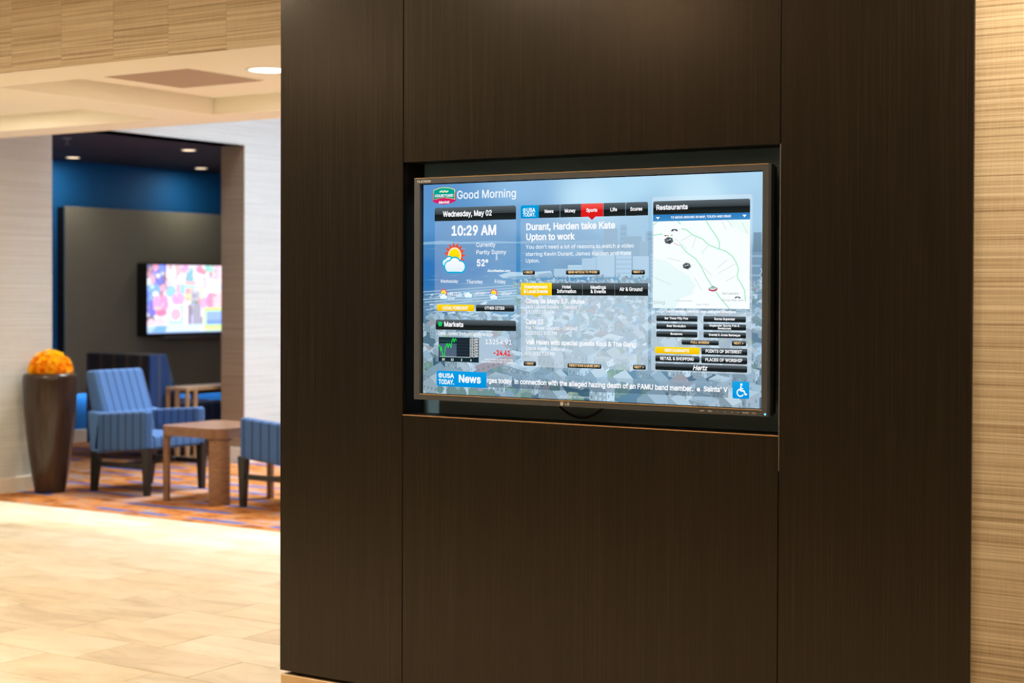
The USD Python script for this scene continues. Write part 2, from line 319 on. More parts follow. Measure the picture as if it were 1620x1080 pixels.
# tall lounge bay with an added, unseen skylight, and the alcove beyond the pale wall
ZT = 3.6
HX0, HX1, HY0, HY1 = -9.2, -3.6, 8.85, 12.6  # opening out of view, edges placed to shape the sunlit floor strip
ct = sgroup('ceiling_lounge', 'high white lounge ceiling around an added skylight')
obj(ct, 'ceiling_board', cbox(XL, 4.2, YE, HY0, ZT, ZT + .1), 'ceiling_paint', smooth=False)
obj(ct, 'ceiling_board', cbox(XL, 4.2, HY1, 15.2, ZT, ZT + .1), 'ceiling_paint', smooth=False)
obj(ct, 'ceiling_board', cbox(HX1, 4.2, HY0, HY1, ZT, ZT + .1), 'ceiling_paint', smooth=False)
obj(ct, 'ceiling_board', cbox(XL, HX0, HY0, HY1, ZT, ZT + .1), 'ceiling_paint', smooth=False)
wn = sgroup('window_1', 'unseen flat glass skylight added in the lounge ceiling')
obj(wn, 'pane', cbox(HX0, HX1, HY0, HY1, ZT + .085, ZT + .091), 'window_pane', smooth=False)
struct('wall_far', cbox(-12.2, 4.2, 15.2, 15.3, -.01, 3.7), 'neutral_wall', 'far end wall of the lounge')
hz = 2.675
struct('wall_left_lintel', cbox(XL - .26, XL, 8.225, 15.2, hz, 3.7), 'wallpaper_pale', 'pale lintel over the alcove opening')
wp = sgroup('wall_pier', 'pale grasscloth pier with shade coloured into its return, right of the alcove opening')
obj(wp, 'pier_face', cbox(XL - .24, XL, 10.292, 15.2, -.01, hz), 'wallpaper_pale', smooth=False)
obj(wp, 'pier_return', cbox(XL - .26, XL - .0005, 10.287, 10.292, -.01, hz), 'wallpaper_shaded', smooth=False, label='pier return with its shade put into a browner grasscloth colour')  # return coloured darker in place of the shade on it
struct('baseboard_pier', cat(cbox(XL - .01, XL + .012, 10.278, 15.2, -.002, .13, .003), cbox(XL - .26, XL + .012, 10.278, 10.29, -.002, .13, .003)), 'trim_paint', 'cream baseboard around the pier')
XB = -12.06
struct('ceiling_alcove', cbox(XB - .1, XL - .001, 5.0, 15.2, hz, hz + .1), 'dark_ceiling', 'dark aubergine alcove ceiling')
struct('wall_alcove', cbox(XB - .1, XB, 5.0, 15.2, -.01, hz + .1), 'blue_wall', 'saturated blue alcove wall')
struct('wall_alcove_side', cbox(XB, XL - .26, 4.9, 5.0, -.01, hz + .1), 'neutral_wall', 'hidden side wall of the alcove')
struct('baseboard_alcove', cbox(XB, XB + .014, 5.0, 15.2, -.002, .115, .003), 'trim_paint', 'white baseboard under the blue wall')

# feature panel behind the far television
p = thing('feature_panel', 'large grey-brown wall panel floating on the blue alcove wall', 'wall panel', (XB + .003, 12.3, 1.35))
obj(p, 'panel_face', cbox(.10, .13, -1.752, 2.4, -.883, .885, .003), 'panel_textile')
obj(p, 'led_strip', cbox(.055, .085, -1.6, 2.3, -.852, -.845), 'added_strip_emit', smooth=False, label='unseen glow strip added under the panel')  # added emitter, hidden, brightens the blue wall below the panel
obj(p, 'panel_return', cbox(0, .10, -1.745, 2.395, -.845, .882), 'panel_edge', smooth=False, label='near-black edge of the panel')

# ------------------------------------------------------------------ lamps
def disk(path, pos, radius, intensity, color):
    l = UsdLux.DiskLight.Define(stage, path); l.CreateRadiusAttr(radius); l.CreateIntensityAttr(intensity); l.CreateColorAttr(Gf.Vec3f(*color))
    UsdGeom.Xformable(l).AddTranslateOp().Set(Gf.Vec3d(*map(float, pos)))
    return l
def downlight(label, x, y, z, rad, power, color=LAMP_WARM, group=None, cone=None, name='recessed_downlight', ring='white_metal', glow='lamp_glow'):
    t = thing(name, label, 'ceiling light', (x, y, z), group=group)
    prof = [(rad, .004), (rad, -.004), (rad * 1.18, -.005), (rad * 1.22, -.001), (rad * 1.22, .004)]
    obj(t, 'trim_ring', lathe(prof, 32), ring)
    obj(t, 'lamp', lathe([(0.0001, -.0015), (rad * .7, -.0015), (rad * .99, -.002), (rad * .99, .003)], 32), glow)
    if power > 0:
        l = disk(t + '/light', (0, 0, -.012), rad, power * HALL, color)
        if cone:
            sh = UsdLux.ShapingAPI.Apply(l.GetPrim()); sh.CreateShapingConeAngleAttr(cone); sh.CreateShapingConeSoftnessAttr(0.6)
    return t
downlight('bright round downlight in the cream coffered ceiling beside the square return panel', -5.70, 6.385, ZC, .10, 118)
GO = 'ceiling downlights outside the picture'; LO = 'round recessed downlight in the cream ceilings outside the picture'
for x, y, pw in ((-8.35, 6.38, 95), (-3.2, 6.38, 120)):
    downlight(LO, x, y, ZC, .10, pw, group=GO)
for x, y in ((-5.0, 3.3), (-6.7, 3.3), (-8.3, 3.3), (-3.4, 3.3), (-3.8, 1.5), (-6.6, 0.6), (-0.6, -0.6)):
    downlight(LO, x, y, FRONT_H, .09 if y > 3 else .06, (135 if y > 3 else 105), group=GO, cone=48 if y > 3 else None, color=LAMP_WARM if y > 3 else (1.0, 0.70, 0.42))
for x in (-0.8, ):
    downlight(LO, x, 3.80, FRONT_H, .06, 330, group=GO, color=(1.0, 0.82, 0.58))
downlight('small warm downlight in the dark alcove ceiling, above the planter side of the blue wall', -11.71, 10.44, hz, .058, 37, glow='lamp_soft')
downlight('small warm downlight in the dark alcove ceiling, nearest to the opening', -10.20, 10.40, hz, .058, 37, glow='lamp_soft')
downlight('small warm downlight in the dark alcove ceiling, close to the pier and the far television', -11.65, 12.05, hz, .058, 37, glow='lamp_soft')
t = thing('fire_sprinkler', 'small pale fire sprinkler head on the dark alcove ceiling', 'sprinkler', (-10.22, 9.05, hz))
obj(t, 'escutcheon', lathe([(.0001, -.012), (.02, -.012), (.042, -.004), (.042, 0)], 24), 'silver')
obj(t, 'deflector', cat(lathe([(.0001, -.012), (.007, -.013), (.007, -.05), (.022, -.05), (.022, -.054), (.0001, -.054)], 20)), 'silver')
# return-air panel
t = thing('return_air_panel', 'square brownish return air panel hanging slightly open in the coffer', 'ceiling vent', (-6.31, 6.375, ZC))
obj(t, 'dark_opening', cbox(-.30, .30, -.30, .30, -.002, .001), 'dark_gap', smooth=False)
pm = cbox(-.29, .30, -.30, .30, -.007, -.003, .001); obj(t, 'panel_plate', pm, 'vent_metal')
obj(t, 'frame', cat(cbox(-.31, -.30, -.31, .31, -.004, 0), cbox(.30, .31, -.31, .31, -.004, 0), cbox(-.30, .30, .30, .31, -.004, 0), cbox(-.30, .30, -.31, -.30, -.004, 0)), 'ceiling_paint', smooth=False)

# ------------------------------------------------------------------ the wall monitor and its picture
SX0, SX1, SZ0, SZ1 = -3.1815, -1.974, 1.137, 1.8165
BX0, BX1, BZ0, BZ1 = -3.209, -1.953, 1.116, 1.838
MB = np.array([(BX0 + BX1) / 2, YW, BZ0])
mon = thing('display_monitor', 'large wall-recessed monitor showing a hotel information page over a city view', 'monitor', MB)
def loc(m):
    m = m.copy(); m.apply_translation(-MB); return m
def frame_bar(x0, x1, z0, z1):
    return cbox(x0, x1, YW - .004, YW + .038, z0, z1, .002)
bw = .021
def mitre(pts, y0, y1):
    pol = Polygon(pts); m = trimesh.creation.extrude_polygon(pol, y1 - y0, engine='earcut')
    m.vertices = m.vertices[:, [0, 2, 1]] * [1, 1, 1] + [0, y0, 0]; m.invert(); return m
IX0, IX1, IZ0, IZ1 = SX0 - .006, SX1 + .003, SZ0 - .0015, SZ1 + .003
yb0, yb1 = YW - .004, YW + .04
bez = cat(mitre([(BX0, BZ1), (BX1, BZ1), (IX1, IZ1), (IX0, IZ1)], yb0, yb1), mitre([(BX0, BZ0), (IX0, IZ0), (IX1, IZ0), (BX1, BZ0)], yb0, yb1),
          mitre([(BX0, BZ0), (BX0, BZ1), (IX0, IZ1), (IX0, IZ0)], yb0, yb1), mitre([(BX1, BZ0), (IX1, IZ0), (IX1, IZ1), (BX1, BZ1)], yb0, yb1))
bz = obj(mon, 'bezel', loc(bez), 'bezel', smooth=False, label='grey-brown metallic bezel')
obj(bz, 'edge_bead', loc(cbox(BX0, BX1, YW - .0055, YW - .002, BZ1 - .0022, BZ1 + .0006, .0008)), 'highlight_copper', smooth=False)  # highlight from above modelled as a thin copper line, likewise the lower one
obj(bz, 'edge_bead', loc(cbox(IX0, IX1, YW - .0055, YW + .006, IZ0 - .0035, IZ0, .0012)), 'highlight_copper', smooth=False)
obj(mon, 'housing', loc(cat(cbox(BX0 + .004, BX1 - .004, YW + .04, YW + .066, BZ0 + .004, BZ1 - .004, .003), cbox(BX0 + .05, BX1 - .03, YW + .066, YW + .10, BZ0 + .02, BZ1 - .02, .006), cbox(-2.8, -2.36, YW + .10, D - .001, 1.3, 1.65))), 'housing', smooth=False)
obj(mon, 'screen_border', loc(cbox(IX0, IX1, YW + .012, YW + .03, IZ0, IZ1)), 'screen_border', smooth=False)

def W(u, v, layer=0):
    return np.stack([SX0 + np.asarray(u, float) / 1920 * (SX1 - SX0), np.full(np.shape(u), YW + .009 - layer * .0007), SZ1 - np.asarray(v, float) / 1080 * (SZ1 - SZ0)], -1) - MB
def tri_poly(poly):
    V, Fc, n = [], [], 0
    for gm in getattr(poly, 'geoms', [poly]):
        if gm.geom_type != 'Polygon' or gm.area < 1e-6: continue
        v, f = trimesh.creation.triangulate_polygon(gm, engine='earcut')
        if not len(f): continue
        k_, f = np.unique(f, return_inverse=True); v, f = v[k_], f.reshape(-1, 3)
        V.append(v); Fc.append(f + n); n += len(v)
    if not V: return np.zeros((0, 2)), np.zeros((0, 3), int)
    return np.vstack(V), np.vstack(Fc)
def rr(x0, y0, x1, y1, r=6):
    r = min(r, (x1 - x0) / 2.01, (y1 - y0) / 2.01)
    return sbox(x0 + r, y0 + r, x1 - r, y1 - r).buffer(r, quad_segs=4)
def ui_parts(parts, layer):
    """parts: (polygon, colour top, colour bottom) -> mesh + vertex colours"""
    V, Fc, C, n = [], [], [], 0
    for poly, c0, c1 in parts:
        v, f = tri_poly(poly)
        if not len(v): continue
        y0, y1 = v[:, 1].min(), v[:, 1].max()
        t = ((v[:, 1] - y0) / max(y1 - y0, 1e-6))[:, None]
        C.append(np.array(S(*c0)) * (1 - t) + np.array(S(*c1)) * t)
        V.append(W(v[:, 0], v[:, 1], layer)); Fc.append(f + n); n += len(v)
    return (np.vstack(V), np.vstack(Fc)), np.vstack(C)
scr = None
def ui(name, parts, layer=1, label=None, material='screen_light'):
    m, C = ui_parts(parts, layer)
    return obj(scr, name, m, material, smooth=False, colors=C, label=label)
GL = ((92, 102, 108), (52, 60, 64)); GD = ((22, 26, 28), (34, 40, 40))
def gloss(x0, y0, x1, y1, r=8, square_bottom=True):
    full = rr(x0, y0, x1, y1, r)
    if square_bottom: full = full.union(sbox(x0, (y0 + y1) / 2, x1, y1))
    m = y0 + (y1 - y0) * .52
    return [(full.intersection(sbox(x0, y0, x1, m)), *GL), (full.intersection(sbox(x0, m, x1, y1)), *GD)]
FONTC = {}
def text_poly(s, bold):
    key = (s, bold)
    if key not in FONTC:
        tm = meshkit.text_mesh(s, 1.0, 0.01, bold=False)
        v, f = np.array(tm.vertices), np.array(tm.faces)
        f = f[np.all(v[f][:, :, 2] > .005, axis=1)]
        pg = shapely.union_all(shapely.polygons(v[f][:, :, :2])).buffer(.055 if bold else .016, join_style=2).simplify(.008)
        FONTC[key] = tri_poly(pg)
    return FONTC[key]
def text(s, x0, base, x1, cap, col=(250, 252, 255), bold=False, layer=3, slant=0.0, name='lettering', parent=None, label=None):
    v, f = text_poly(s, bold)
    w = v[:, 0].max() - v[:, 0].min()
    u = x0 + (v[:, 0] - v[:, 0].min()) / w * (x1 - x0) + slant * v[:, 1] * cap
    P = W(u, base - v[:, 1] * cap, layer)
    return obj(parent or scr, name, (P, f), 'screen_light', smooth=False, colors=np.tile(S(*col), (len(P), 1)), label=label)

# city picture shown on the screen: gradient ground, then flat coloured shapes cut so that nothing overlaps
ctrl = [((0, 0), (96, 142, 200)), ((600, 30), (146, 182, 224)), ((1200, 30), (186, 215, 243)), ((1800, 20), (180, 208, 238)), ((1000, 100), (196, 222, 246)), ((1900, 150), (172, 200, 230)), ((1600, 90), (200, 224, 245)),
        ((0, 200), (92, 146, 206)), ((600, 200), (120, 162, 210)), ((300, 250), (100, 147, 200)), ((900, 330), (128, 166, 206)), ((1340, 200), (160, 192, 224)), ((20, 330), (74, 128, 186)), ((300, 330), (76, 132, 186)),
        ((550, 330), (84, 140, 192)), ((20, 430), (46, 112, 184)), ((300, 430), (54, 122, 188)), ((580, 430), (66, 132, 192)), ((20, 500), (48, 112, 178)), ((600, 480), (84, 146, 194)), ((200, 490), (58, 122, 182)), ((900, 440), (96, 142, 186)),
        ((50, 620), (96, 130, 164)), ((300, 600), (128, 162, 196)), ((600, 600), (134, 172, 204)), ((900, 650), (140, 180, 210)), ((1300, 650), (140, 175, 206)), ((1880, 500), (84, 112, 146)), ((1880, 700), (104, 124, 150)),
        ((100, 750), (84, 110, 128)), ((500, 900), (118, 140, 168)), ((1000, 900), (108, 148, 180)), ((1880, 950), (96, 116, 140)), ((50, 1000), (58, 88, 110)), ((900, 1050), (66, 96, 116)), ((1700, 1050), (72, 92, 116)), ((1600, 700), (134, 156, 182))]
cp = np.array([a for a, _ in ctrl], float); cc = np.array([S(*b) for _, b in ctrl])
def field(u, v):
    d = (np.asarray(u)[:, None] - cp[:, 0]) ** 2 + ((np.asarray(v)[:, None] - cp[:, 1]) * 1.5) ** 2 + 900
    w = d ** -1.6
    return (w @ cc) / w.sum(1, keepdims=True) * np.array([.96, 1.09, 1.05])
gu, gv = np.meshgrid(np.linspace(0, 1920, 81), np.linspace(0, 1080, 55))
idx = np.arange(81 * 55).reshape(55, 81)
gf = np.stack([idx[:-1, :-1], idx[1:, :-1], idx[1:, 1:], idx[:-1, 1:]], -1).reshape(-1, 4)
rc = random.Random(11)
shapes = []                                   # painter's order: later ones in front
def sh(pts, col):
    pg = Polygon(pts) if not hasattr(pts, 'area') else pts
    if not pg.is_valid: pg = pg.buffer(0)
    pg = pg.intersection(sbox(0, 0, 1920, 1080))
    if pg.area > 1: shapes.append((pg, col))
def q(x0, y0, x1, y1, col): sh([(x0, y0), (x1, y0), (x1, y1), (x0, y1)], col)
# hazy far shore, water glints, sails
sh([(0, 297), (120, 291), (240, 299), (420, 296), (600, 303), (600, 309), (0, 309)], (126, 168, 208))
sh([(600, 301), (760, 292), (900, 304), (1060, 296), (1060, 318), (600, 312)], (120, 156, 194))
for _ in range(26):
    x, y = rc.uniform(0, 600), rc.uniform(315, 520); l = rc.uniform(25, 110)
    sh([(x, y), (x + l, y - 1.5), (x + l * .8, y + 1.5)], rc.choice([(92, 150, 200), (60, 118, 178), (104, 160, 205)]))
sh([(452, 392), (466, 392), (459, 340)], (196, 214, 232)); sh([(444, 394), (474, 394), (469, 400), (449, 400)], (70, 96, 130))
# suspension bridge far off
for x in (914, 1010): q(x - 2, 250, x + 2, 345, (118, 146, 178))
sh(LineString([(800, 330), (860, 300), (914, 252), (960, 300), (1010, 252), (1060, 300), (1100, 330)]).buffer(1.2), (124, 152, 184))
# towers
def tower(x0, y0, x1, y1, col, vs=0, hs=0):
    q(x0, y0, x1, y1, col); dk = tuple(max(0, a - 20) for a in col); lt = tuple(min(255, a + 16) for a in col)
    if vs:
        n = int((x1 - x0) / vs)
        for k in range(n): q(x0 + vs * (k + .55), y0 + 4, x0 + vs * (k + .85), y1, dk)
    if hs:
        n = int((y1 - y0) / hs)
        for k in range(n): q(x0 + 2, y0 + hs * (k + .35), x1 - 2, y0 + hs * (k + .75), dk if k % 2 else lt)
tower(1082, 244, 1160, 470, (122, 148, 174), 9); tower(1173, 229, 1208, 470, (112, 138, 166), 0, 12); tower(1191, 284, 1290, 475, (116, 142, 170), 8)
tower(1313, 262, 1352, 475, (112, 138, 168), 0, 10); tower(1280, 310, 1340, 478, (132, 158, 184), 7); tower(1020, 330, 1078, 478, (150, 178, 206), 0, 9)
tower(960, 388, 1040, 478, (176, 202, 226), 8); tower(1046, 372, 1142, 480, (186, 208, 230), 10); tower(1150, 356, 1236, 482, (170, 196, 222), 0, 11); tower(1244, 380, 1330, 484, (182, 204, 228), 9)
tower(880, 420, 960, 480, (184, 208, 228), 0, 8); tower(800, 438, 880, 480, (172, 200, 222), 8)
tower(1872, 276, 1912, 372, (52, 74, 102), 0, 0); tower(1858, 366, 1920, 640, (98, 124, 154), 8); tower(1334, 370, 1356, 640, (140, 164, 190), 0, 9)
for k in range(5): q(1860, 380 + 44 * k, 1920, 388 + 44 * k, (150, 172, 196))
sh([(1888, 640), (1910, 420), (1920, 420), (1920, 640)], (70, 96, 130))
for k in range(6):
    y = 440 + 32 * k; sh(LineString([(1908 - k * 3.4, y), (1920, y + 24)]).buffer(2.2), (206, 220, 236)); sh(LineString([(1906 - k * 3.4, y + 26), (1920, y + 6)]).buffer(2.0), (200, 214, 232))
# piers and shore roads
sh([(470, 470), (540, 452), (640, 456), (780, 448), (790, 462), (640, 478), (500, 484)], (196, 216, 232)); sh([(520, 476), (660, 470), (780, 456), (800, 480), (560, 492)], (120, 156, 186))
for k in range(9):
    y = 540 + k * 13; x = -20 + 30 * (k % 3)
    sh([(x, y + 14), (620, y - 26), (620, y - 21), (x, y + 19)], rc.choice([(186, 206, 226), (104, 128, 150), (160, 186, 212), (210, 224, 238)]))
for k in range(60):
    x, y = rc.uniform(0, 600), rc.uniform(560, 700); w = rc.uniform(14, 60)
    sh([(x, y), (x + w, y - w * .12), (x + w * 1.1, y + 5), (x + w * .1, y + 8)], rc.choice([(206, 220, 236), (150, 178, 204), (96, 122, 146), (182, 204, 226), (224, 234, 244)]))
for k in range(110):
    x, y = rc.uniform(620, 1350), rc.uniform(470, 512); s = rc.uniform(3, 9)
    sh(Point(x, y).buffer(s, quad_segs=2), rc.choice([(96, 104, 120), (70, 92, 96), (150, 156, 170), (176, 150, 150), (198, 212, 226)]))
def tree(x, y, s):
    n = 9; pts = [(x + s * (1 + .35 * rc.uniform(-1, 1)) * math.cos(a), y - s * .7 + s * .8 * (1 + .35 * rc.uniform(-1, 1)) * math.sin(a)) for a in np.linspace(0, 2 * np.pi, n, endpoint=False)]
    g0 = rc.choice([(92, 128, 92), (80, 114, 76), (122, 146, 100), (70, 98, 84), (132, 142, 104)])
    sh(pts, g0); sh(Point(x - s * .2, y - s * .9).buffer(s * .45, quad_segs=3), tuple(min(255, a + 22) for a in g0))
def house(x, y, s):
    w, h, d = s * rc.uniform(.9, 1.6), s * rc.uniform(.5, 1.0), s * rc.uniform(.5, .9); sl = -.28
    k = rc.uniform(.8, 1.08); wall = [(206, 222, 238), (190, 210, 230), (222, 234, 246), (176, 200, 224), (196, 206, 222)][rc.randrange(5)]
    wall = tuple(min(255, int(a * k)) for a in wall); side = tuple(int(a * .72) for a in wall)
    roof = rc.choice([(170, 188, 206), (148, 168, 190), (196, 212, 228), (120, 140, 162), (214, 224, 236), (160, 128, 130), (132, 150, 168), (184, 190, 196)])
    A, B = (x, y), (x + w, y + w * .18); Ct = (x + w + d, y + w * .18 - d * .5)
    up = lambda p_, hh: (p_[0], p_[1] - hh)
    sh([A, B, up(B, h), up(A, h)], side); sh([B, Ct, up(Ct, h), up(B, h)], wall)
    Dd = (x + d, y - d * .5)
    if rc.random() < .45:
        rg = h + s * .45; m0 = ((A[0] + B[0]) / 2, (A[1] + B[1]) / 2); m1 = ((Dd[0] + Ct[0]) / 2, (Dd[1] + Ct[1]) / 2)
        sh([up(A, h), up(m0, rg), up(m1, rg), up(Dd, h)], tuple(int(a * .8) for a in roof)); sh([up(B, h), up(m0, rg), up(m1, rg), up(Ct, h)], roof); sh([up(A, h), up(B, h), up(m0, rg)], side)
    else:
        sh([up(A, h), up(B, h), up(Ct, h), up(Dd, h)], roof)
        sh([up((A[0] + d * .3, A[1]), h + 1), up((B[0] - w * .2, B[1] - w * .05), h + 1), up((B[0] - w * .1, B[1] - d * .3), h + 1)], tuple(int(a * .85) for a in roof))
    if s > 22:
        n = int(w / (s * .28))
        for j in range(n):
            for r_ in (.3, .7):
                t = (j + .5) / n; px, py = x + w * t, y + w * .18 * t - h * r_
                q(px - s * .05, py - s * .09, px + s * .05, py + s * .09, tuple(int(a * .55) for a in side) if rc.random() < .6 else wall)
        for j in range(2):
            t = (j + .5) / 2; px, py = x + w + d * t, y + w * .18 - d * .5 * t - h * .55
            q(px - s * .05, py - s * .1, px + s * .05, py + s * .1, tuple(int(a * .7) for a in wall))
spots = []
y = 505.0
while y < 1120:
    s = 13 + (y - 500) / 600 * 62
    x = -60 + rc.uniform(0, s)
    while x < 1920:
        left_limit = 690 if x < 560 else 500
        if y > left_limit: spots.append((x, y + rc.uniform(-.3, .3) * s, s * rc.uniform(.75, 1.2)))
        x += s * rc.uniform(1.35, 2.4)
    y += s * .62
for x, y, s in sorted(spots, key=lambda a: a[1]):
    if rc.random() < .22: tree(x, y, s * .5)
    else: house(x, y, s)
    if rc.random() < .16: tree(x + s, y + s * .2, s * rc.uniform(.25, .5))
for x, y, s in ((150, 1078, 40), (230, 1085, 46), (330, 1075, 36), (400, 1085, 40), (640, 1080, 30), (760, 1012, 30), (800, 1030, 26), (930, 1085, 30)):
    g0 = rc.choice([(72, 104, 60), (88, 118, 66), (60, 92, 58)])
    for j in range(5): sh(Point(x + rc.uniform(-s, s), y - rc.uniform(0, s * .6)).buffer(s * .55, quad_segs=3), tuple(int(a * rc.uniform(.8, 1.15)) for a in g0))
sh([(150, 840), (420, 770), (560, 860), (330, 930)], (168, 180, 200)); sh([(330, 930), (560, 860), (560, 900), (340, 972)], (160, 112, 112))
for k in range(7): sh([(345 + k * 30, 948 - k * 9.6), (357 + k * 30, 944 - k * 9.6), (357 + k * 30, 956 - k * 9.6), (345 + k * 30, 960 - k * 9.6)], (96, 74, 84))
polys = [a for a, _ in shapes]; tr = STRtree(polys)
V, Fc, Cc, n = [W(gu.ravel(), gv.ravel(), 0)], [np.vstack([gf[:, [0, 1, 2]], gf[:, [0, 2, 3]]])], [field(gu.ravel(), gv.ravel())], 81 * 55
for i, (pg, col) in enumerate(shapes):
    over = [polys[j] for j in tr.query(pg) if j > i]
    vis = pg.difference(shapely.union_all(over)) if over else pg
    v, f = tri_poly(vis)
    if not len(v): continue
    t = np.array(S(*col)) * .60 + field(v[:, 0], v[:, 1]) * .20 + np.array(S(190, 226, 244)) * .20
    t = t * np.array([1.0, 1.06, 1.07]); V.append(W(v[:, 0], v[:, 1], .4)); Fc.append(f + n); Cc.append(t); n += len(v)
scr = obj(mon, 'screen', (np.vstack(V), np.vstack(Fc)), 'screen_light', smooth=False, colors=np.vstack(Cc), label='lit screen with a bay and city view behind the menus')

WH = (250, 252, 255)
# translucent columns
veil = (236, 246, 255)
ui('column_veil', [(rr(603, 184, 1326, 474, 10), veil, veil)], .9, material='screen_veil_light')
ui('column_veil', [(rr(606, 569, 1328, 925, 10), veil, veil)], .9, material='screen_veil')
ui('column_veil', [(rr(74, 186, 577, 655, 8), veil, veil), (sbox(82, 748, 578, 915), veil, veil)], .9, material='screen_veil_light')
ui('column_veil', [(rr(1345, 100, 1866, 925, 14).difference(sbox(1352, 122, 1856, 640)), veil, veil)], .9, material='screen_veil')
# badge
arch = lambda x0, x1, yt, yb, rise, drop: Polygon([(x0, yt + rise)] + [(x0 + (x1 - x0) * t, yt + rise * (2 * t - 1) ** 2) for t in np.linspace(0, 1, 15)] + [(x1, yb)] + [(x1 - (x1 - x0) * t, yb + drop * (1 - (2 * t - 1) ** 2)) for t in np.linspace(0, 1, 15)])
bd = ui('badge', [(arch(61, 206, 44, 88, 0, 16), (196, 40, 96), (214, 34, 104)), (arch(66, 200, 18, 80, 12, -9).buffer(1.5), (236, 226, 140), (236, 226, 140))], 1, label='teal and crimson sign-shaped emblem')
ui('badge', [(arch(68, 198, 20, 78, 12, -9), (0, 170, 150), (0, 148, 132))], 2)
text('COURTYARD', 76, 66, 192, 13, bold=True); text('Marriott', 100, 99, 166, 12, slant=.25, bold=True)
ui('badge', [(LineString([(108, 40), (118, 35), (128, 41), (138, 35), (148, 41), (158, 37)]).buffer(4), (226, 232, 190), (226, 232, 190))], 3)
text('Good Morning', 216, 78, 576, 40)
ui('title_bar', gloss(73, 121, 575, 190, 12)); text('Wednesday, May 02', 127, 167, 431, 26, bold=True)
text('10:29 AM', 182, 264, 458, 47, bold=True)
def sun_icon(cx, cy, r, name='weather_icon', sunny=True):
    parts1, parts2, parts3 = [], [], []
    if sunny:
        st = [((cx + r * (1 if k % 2 == 0 else .66) * math.cos(a)), cy + r * (1 if k % 2 == 0 else .66) * math.sin(a)) for k, a in enumerate(np.linspace(0, 2 * np.pi, 30, endpoint=False))]
        parts1.append((Polygon(st), (240, 78, 40), (236, 84, 44))); parts2.append((Point(cx, cy).buffer(r * .6), (255, 236, 220), (255, 236, 220))); parts3.append((Point(cx, cy).buffer(r * .5), (255, 236, 20), (255, 206, 0)))
        ui(name, parts1, 1.2); ui(name, parts2, 1.6); ui(name, parts3, 2.0)
    cl = lambda x, y, s: Point(x, y).buffer(s * .40).union(Point(x + s * .5, y - s * .16).buffer(s * .50)).union(Point(x + s * 1.05, y + s * .02).buffer(s * .40)).union(rr(x - s * .3, y, x + s * 1.35, y + s * .40, s * .2))
    c1, c2 = cl(cx - r * .80, cy + r * .52, r * .62), cl(cx - r * .45, cy + r * .80, r * .95)
    ui(name, [(c1.union(c2).buffer(r * .10), (0, 180, 226), (0, 176, 224))], 2.4)
    ui(name, [(c1.difference(c2.buffer(r * .09)), (250, 252, 255), (220, 238, 250)), (c2, (255, 255, 255), (226, 242, 252))], 2.8)
sun_icon(200, 368, 70)
text('Currently', 336, 325, 453, 21); text('Partly Sunny', 337, 362, 519, 20); text('52°', 340, 422, 410, 32, bold=True); text('AccuWeather.com', 404, 452, 541, 11, slant=.25, bold=True)
text('Wednesday', 113, 507, 223, 16); text('Thursday', 276, 510, 377, 17); text('Friday', 450, 510, 516, 18)
sun_icon(131, 561, 26); sun_icon(286, 550, 28, sunny=False); sun_icon(443, 561, 26)
text('58°/51°', 173, 569, 238, 14); text('65°/52°', 331, 568, 393, 14); text('68°/47°', 488, 568, 553, 13)
YT, YB = (255, 224, 30), (246, 190, 0)
ui('button', [(rr(89, 619, 324, 652, 7), YT, YB)], 1, label='yellow button'); text('LOCAL FORECAST', 126, 644, 287, 15, bold=True)
ui('button', gloss(334, 619, 567, 652, 7, False)); text('OTHER CITIES', 389, 642, 510, 14, bold=True)
ui('title_bar', gloss(82, 697, 578, 749, 10)); ui('status_square', [(rr(99, 709, 122, 732, 2), (20, 220, 110), (10, 190, 90))], 2); text('Markets', 137, 732, 258, 23, bold=True)
text('Dow Jones Industrial Average', 100, 776, 440, 17)
ch = ui('chart', [(sbox(101, 787, 352, 913), (26, 52, 58), (22, 44, 50))], 1, label='dark stock chart with green line')
ui('chart_grid', [(sbox(106, 806 + 16 * k, 298, 807.5 + 16 * k), (90, 112, 120), (90, 112, 120)) for k in range(5)] + [(sbox(106, 886, 300, 889), (210, 220, 226), (210, 220, 226)), (sbox(297, 791, 300, 889), (210, 220, 226), (210, 220, 226)), (sbox(215, 792, 297, 885), (30, 42, 52), (30, 42, 52)), (sbox(106, 820, 214, 885), (74, 96, 120), (82, 100, 124))], 1.5)
ui('chart_line', [(LineString([(106, 828), (114, 859), (119, 836), (127, 881), (137, 889), (143, 843), (155, 819), (161, 841), (170, 819), (180, 841), (186, 803), (193, 793), (199, 811), (205, 795), (213, 801)]).buffer(2.2), (20, 236, 70), (20, 236, 70))], 2)
for k in range(7): text(f'13,{260 - 10 * k}', 303, 800 + 14.2 * k, 349, 10, bold=True)
for s_, x in (('10', 124), ('12', 180), ('2', 243), ('4', 301)): text(s_, x, 907, x + (17 if len(s_) > 1 else 8), 11, bold=True)
text('13254.91', 394, 817, 553, 23); text('-24.41', 444, 872, 545, 24, col=(236, 32, 36), bold=True)
text('Data provided by Interactive Data', 390, 898, 560, 8); text('Quotes delayed by at least 15 minutes', 366, 910, 560, 8)
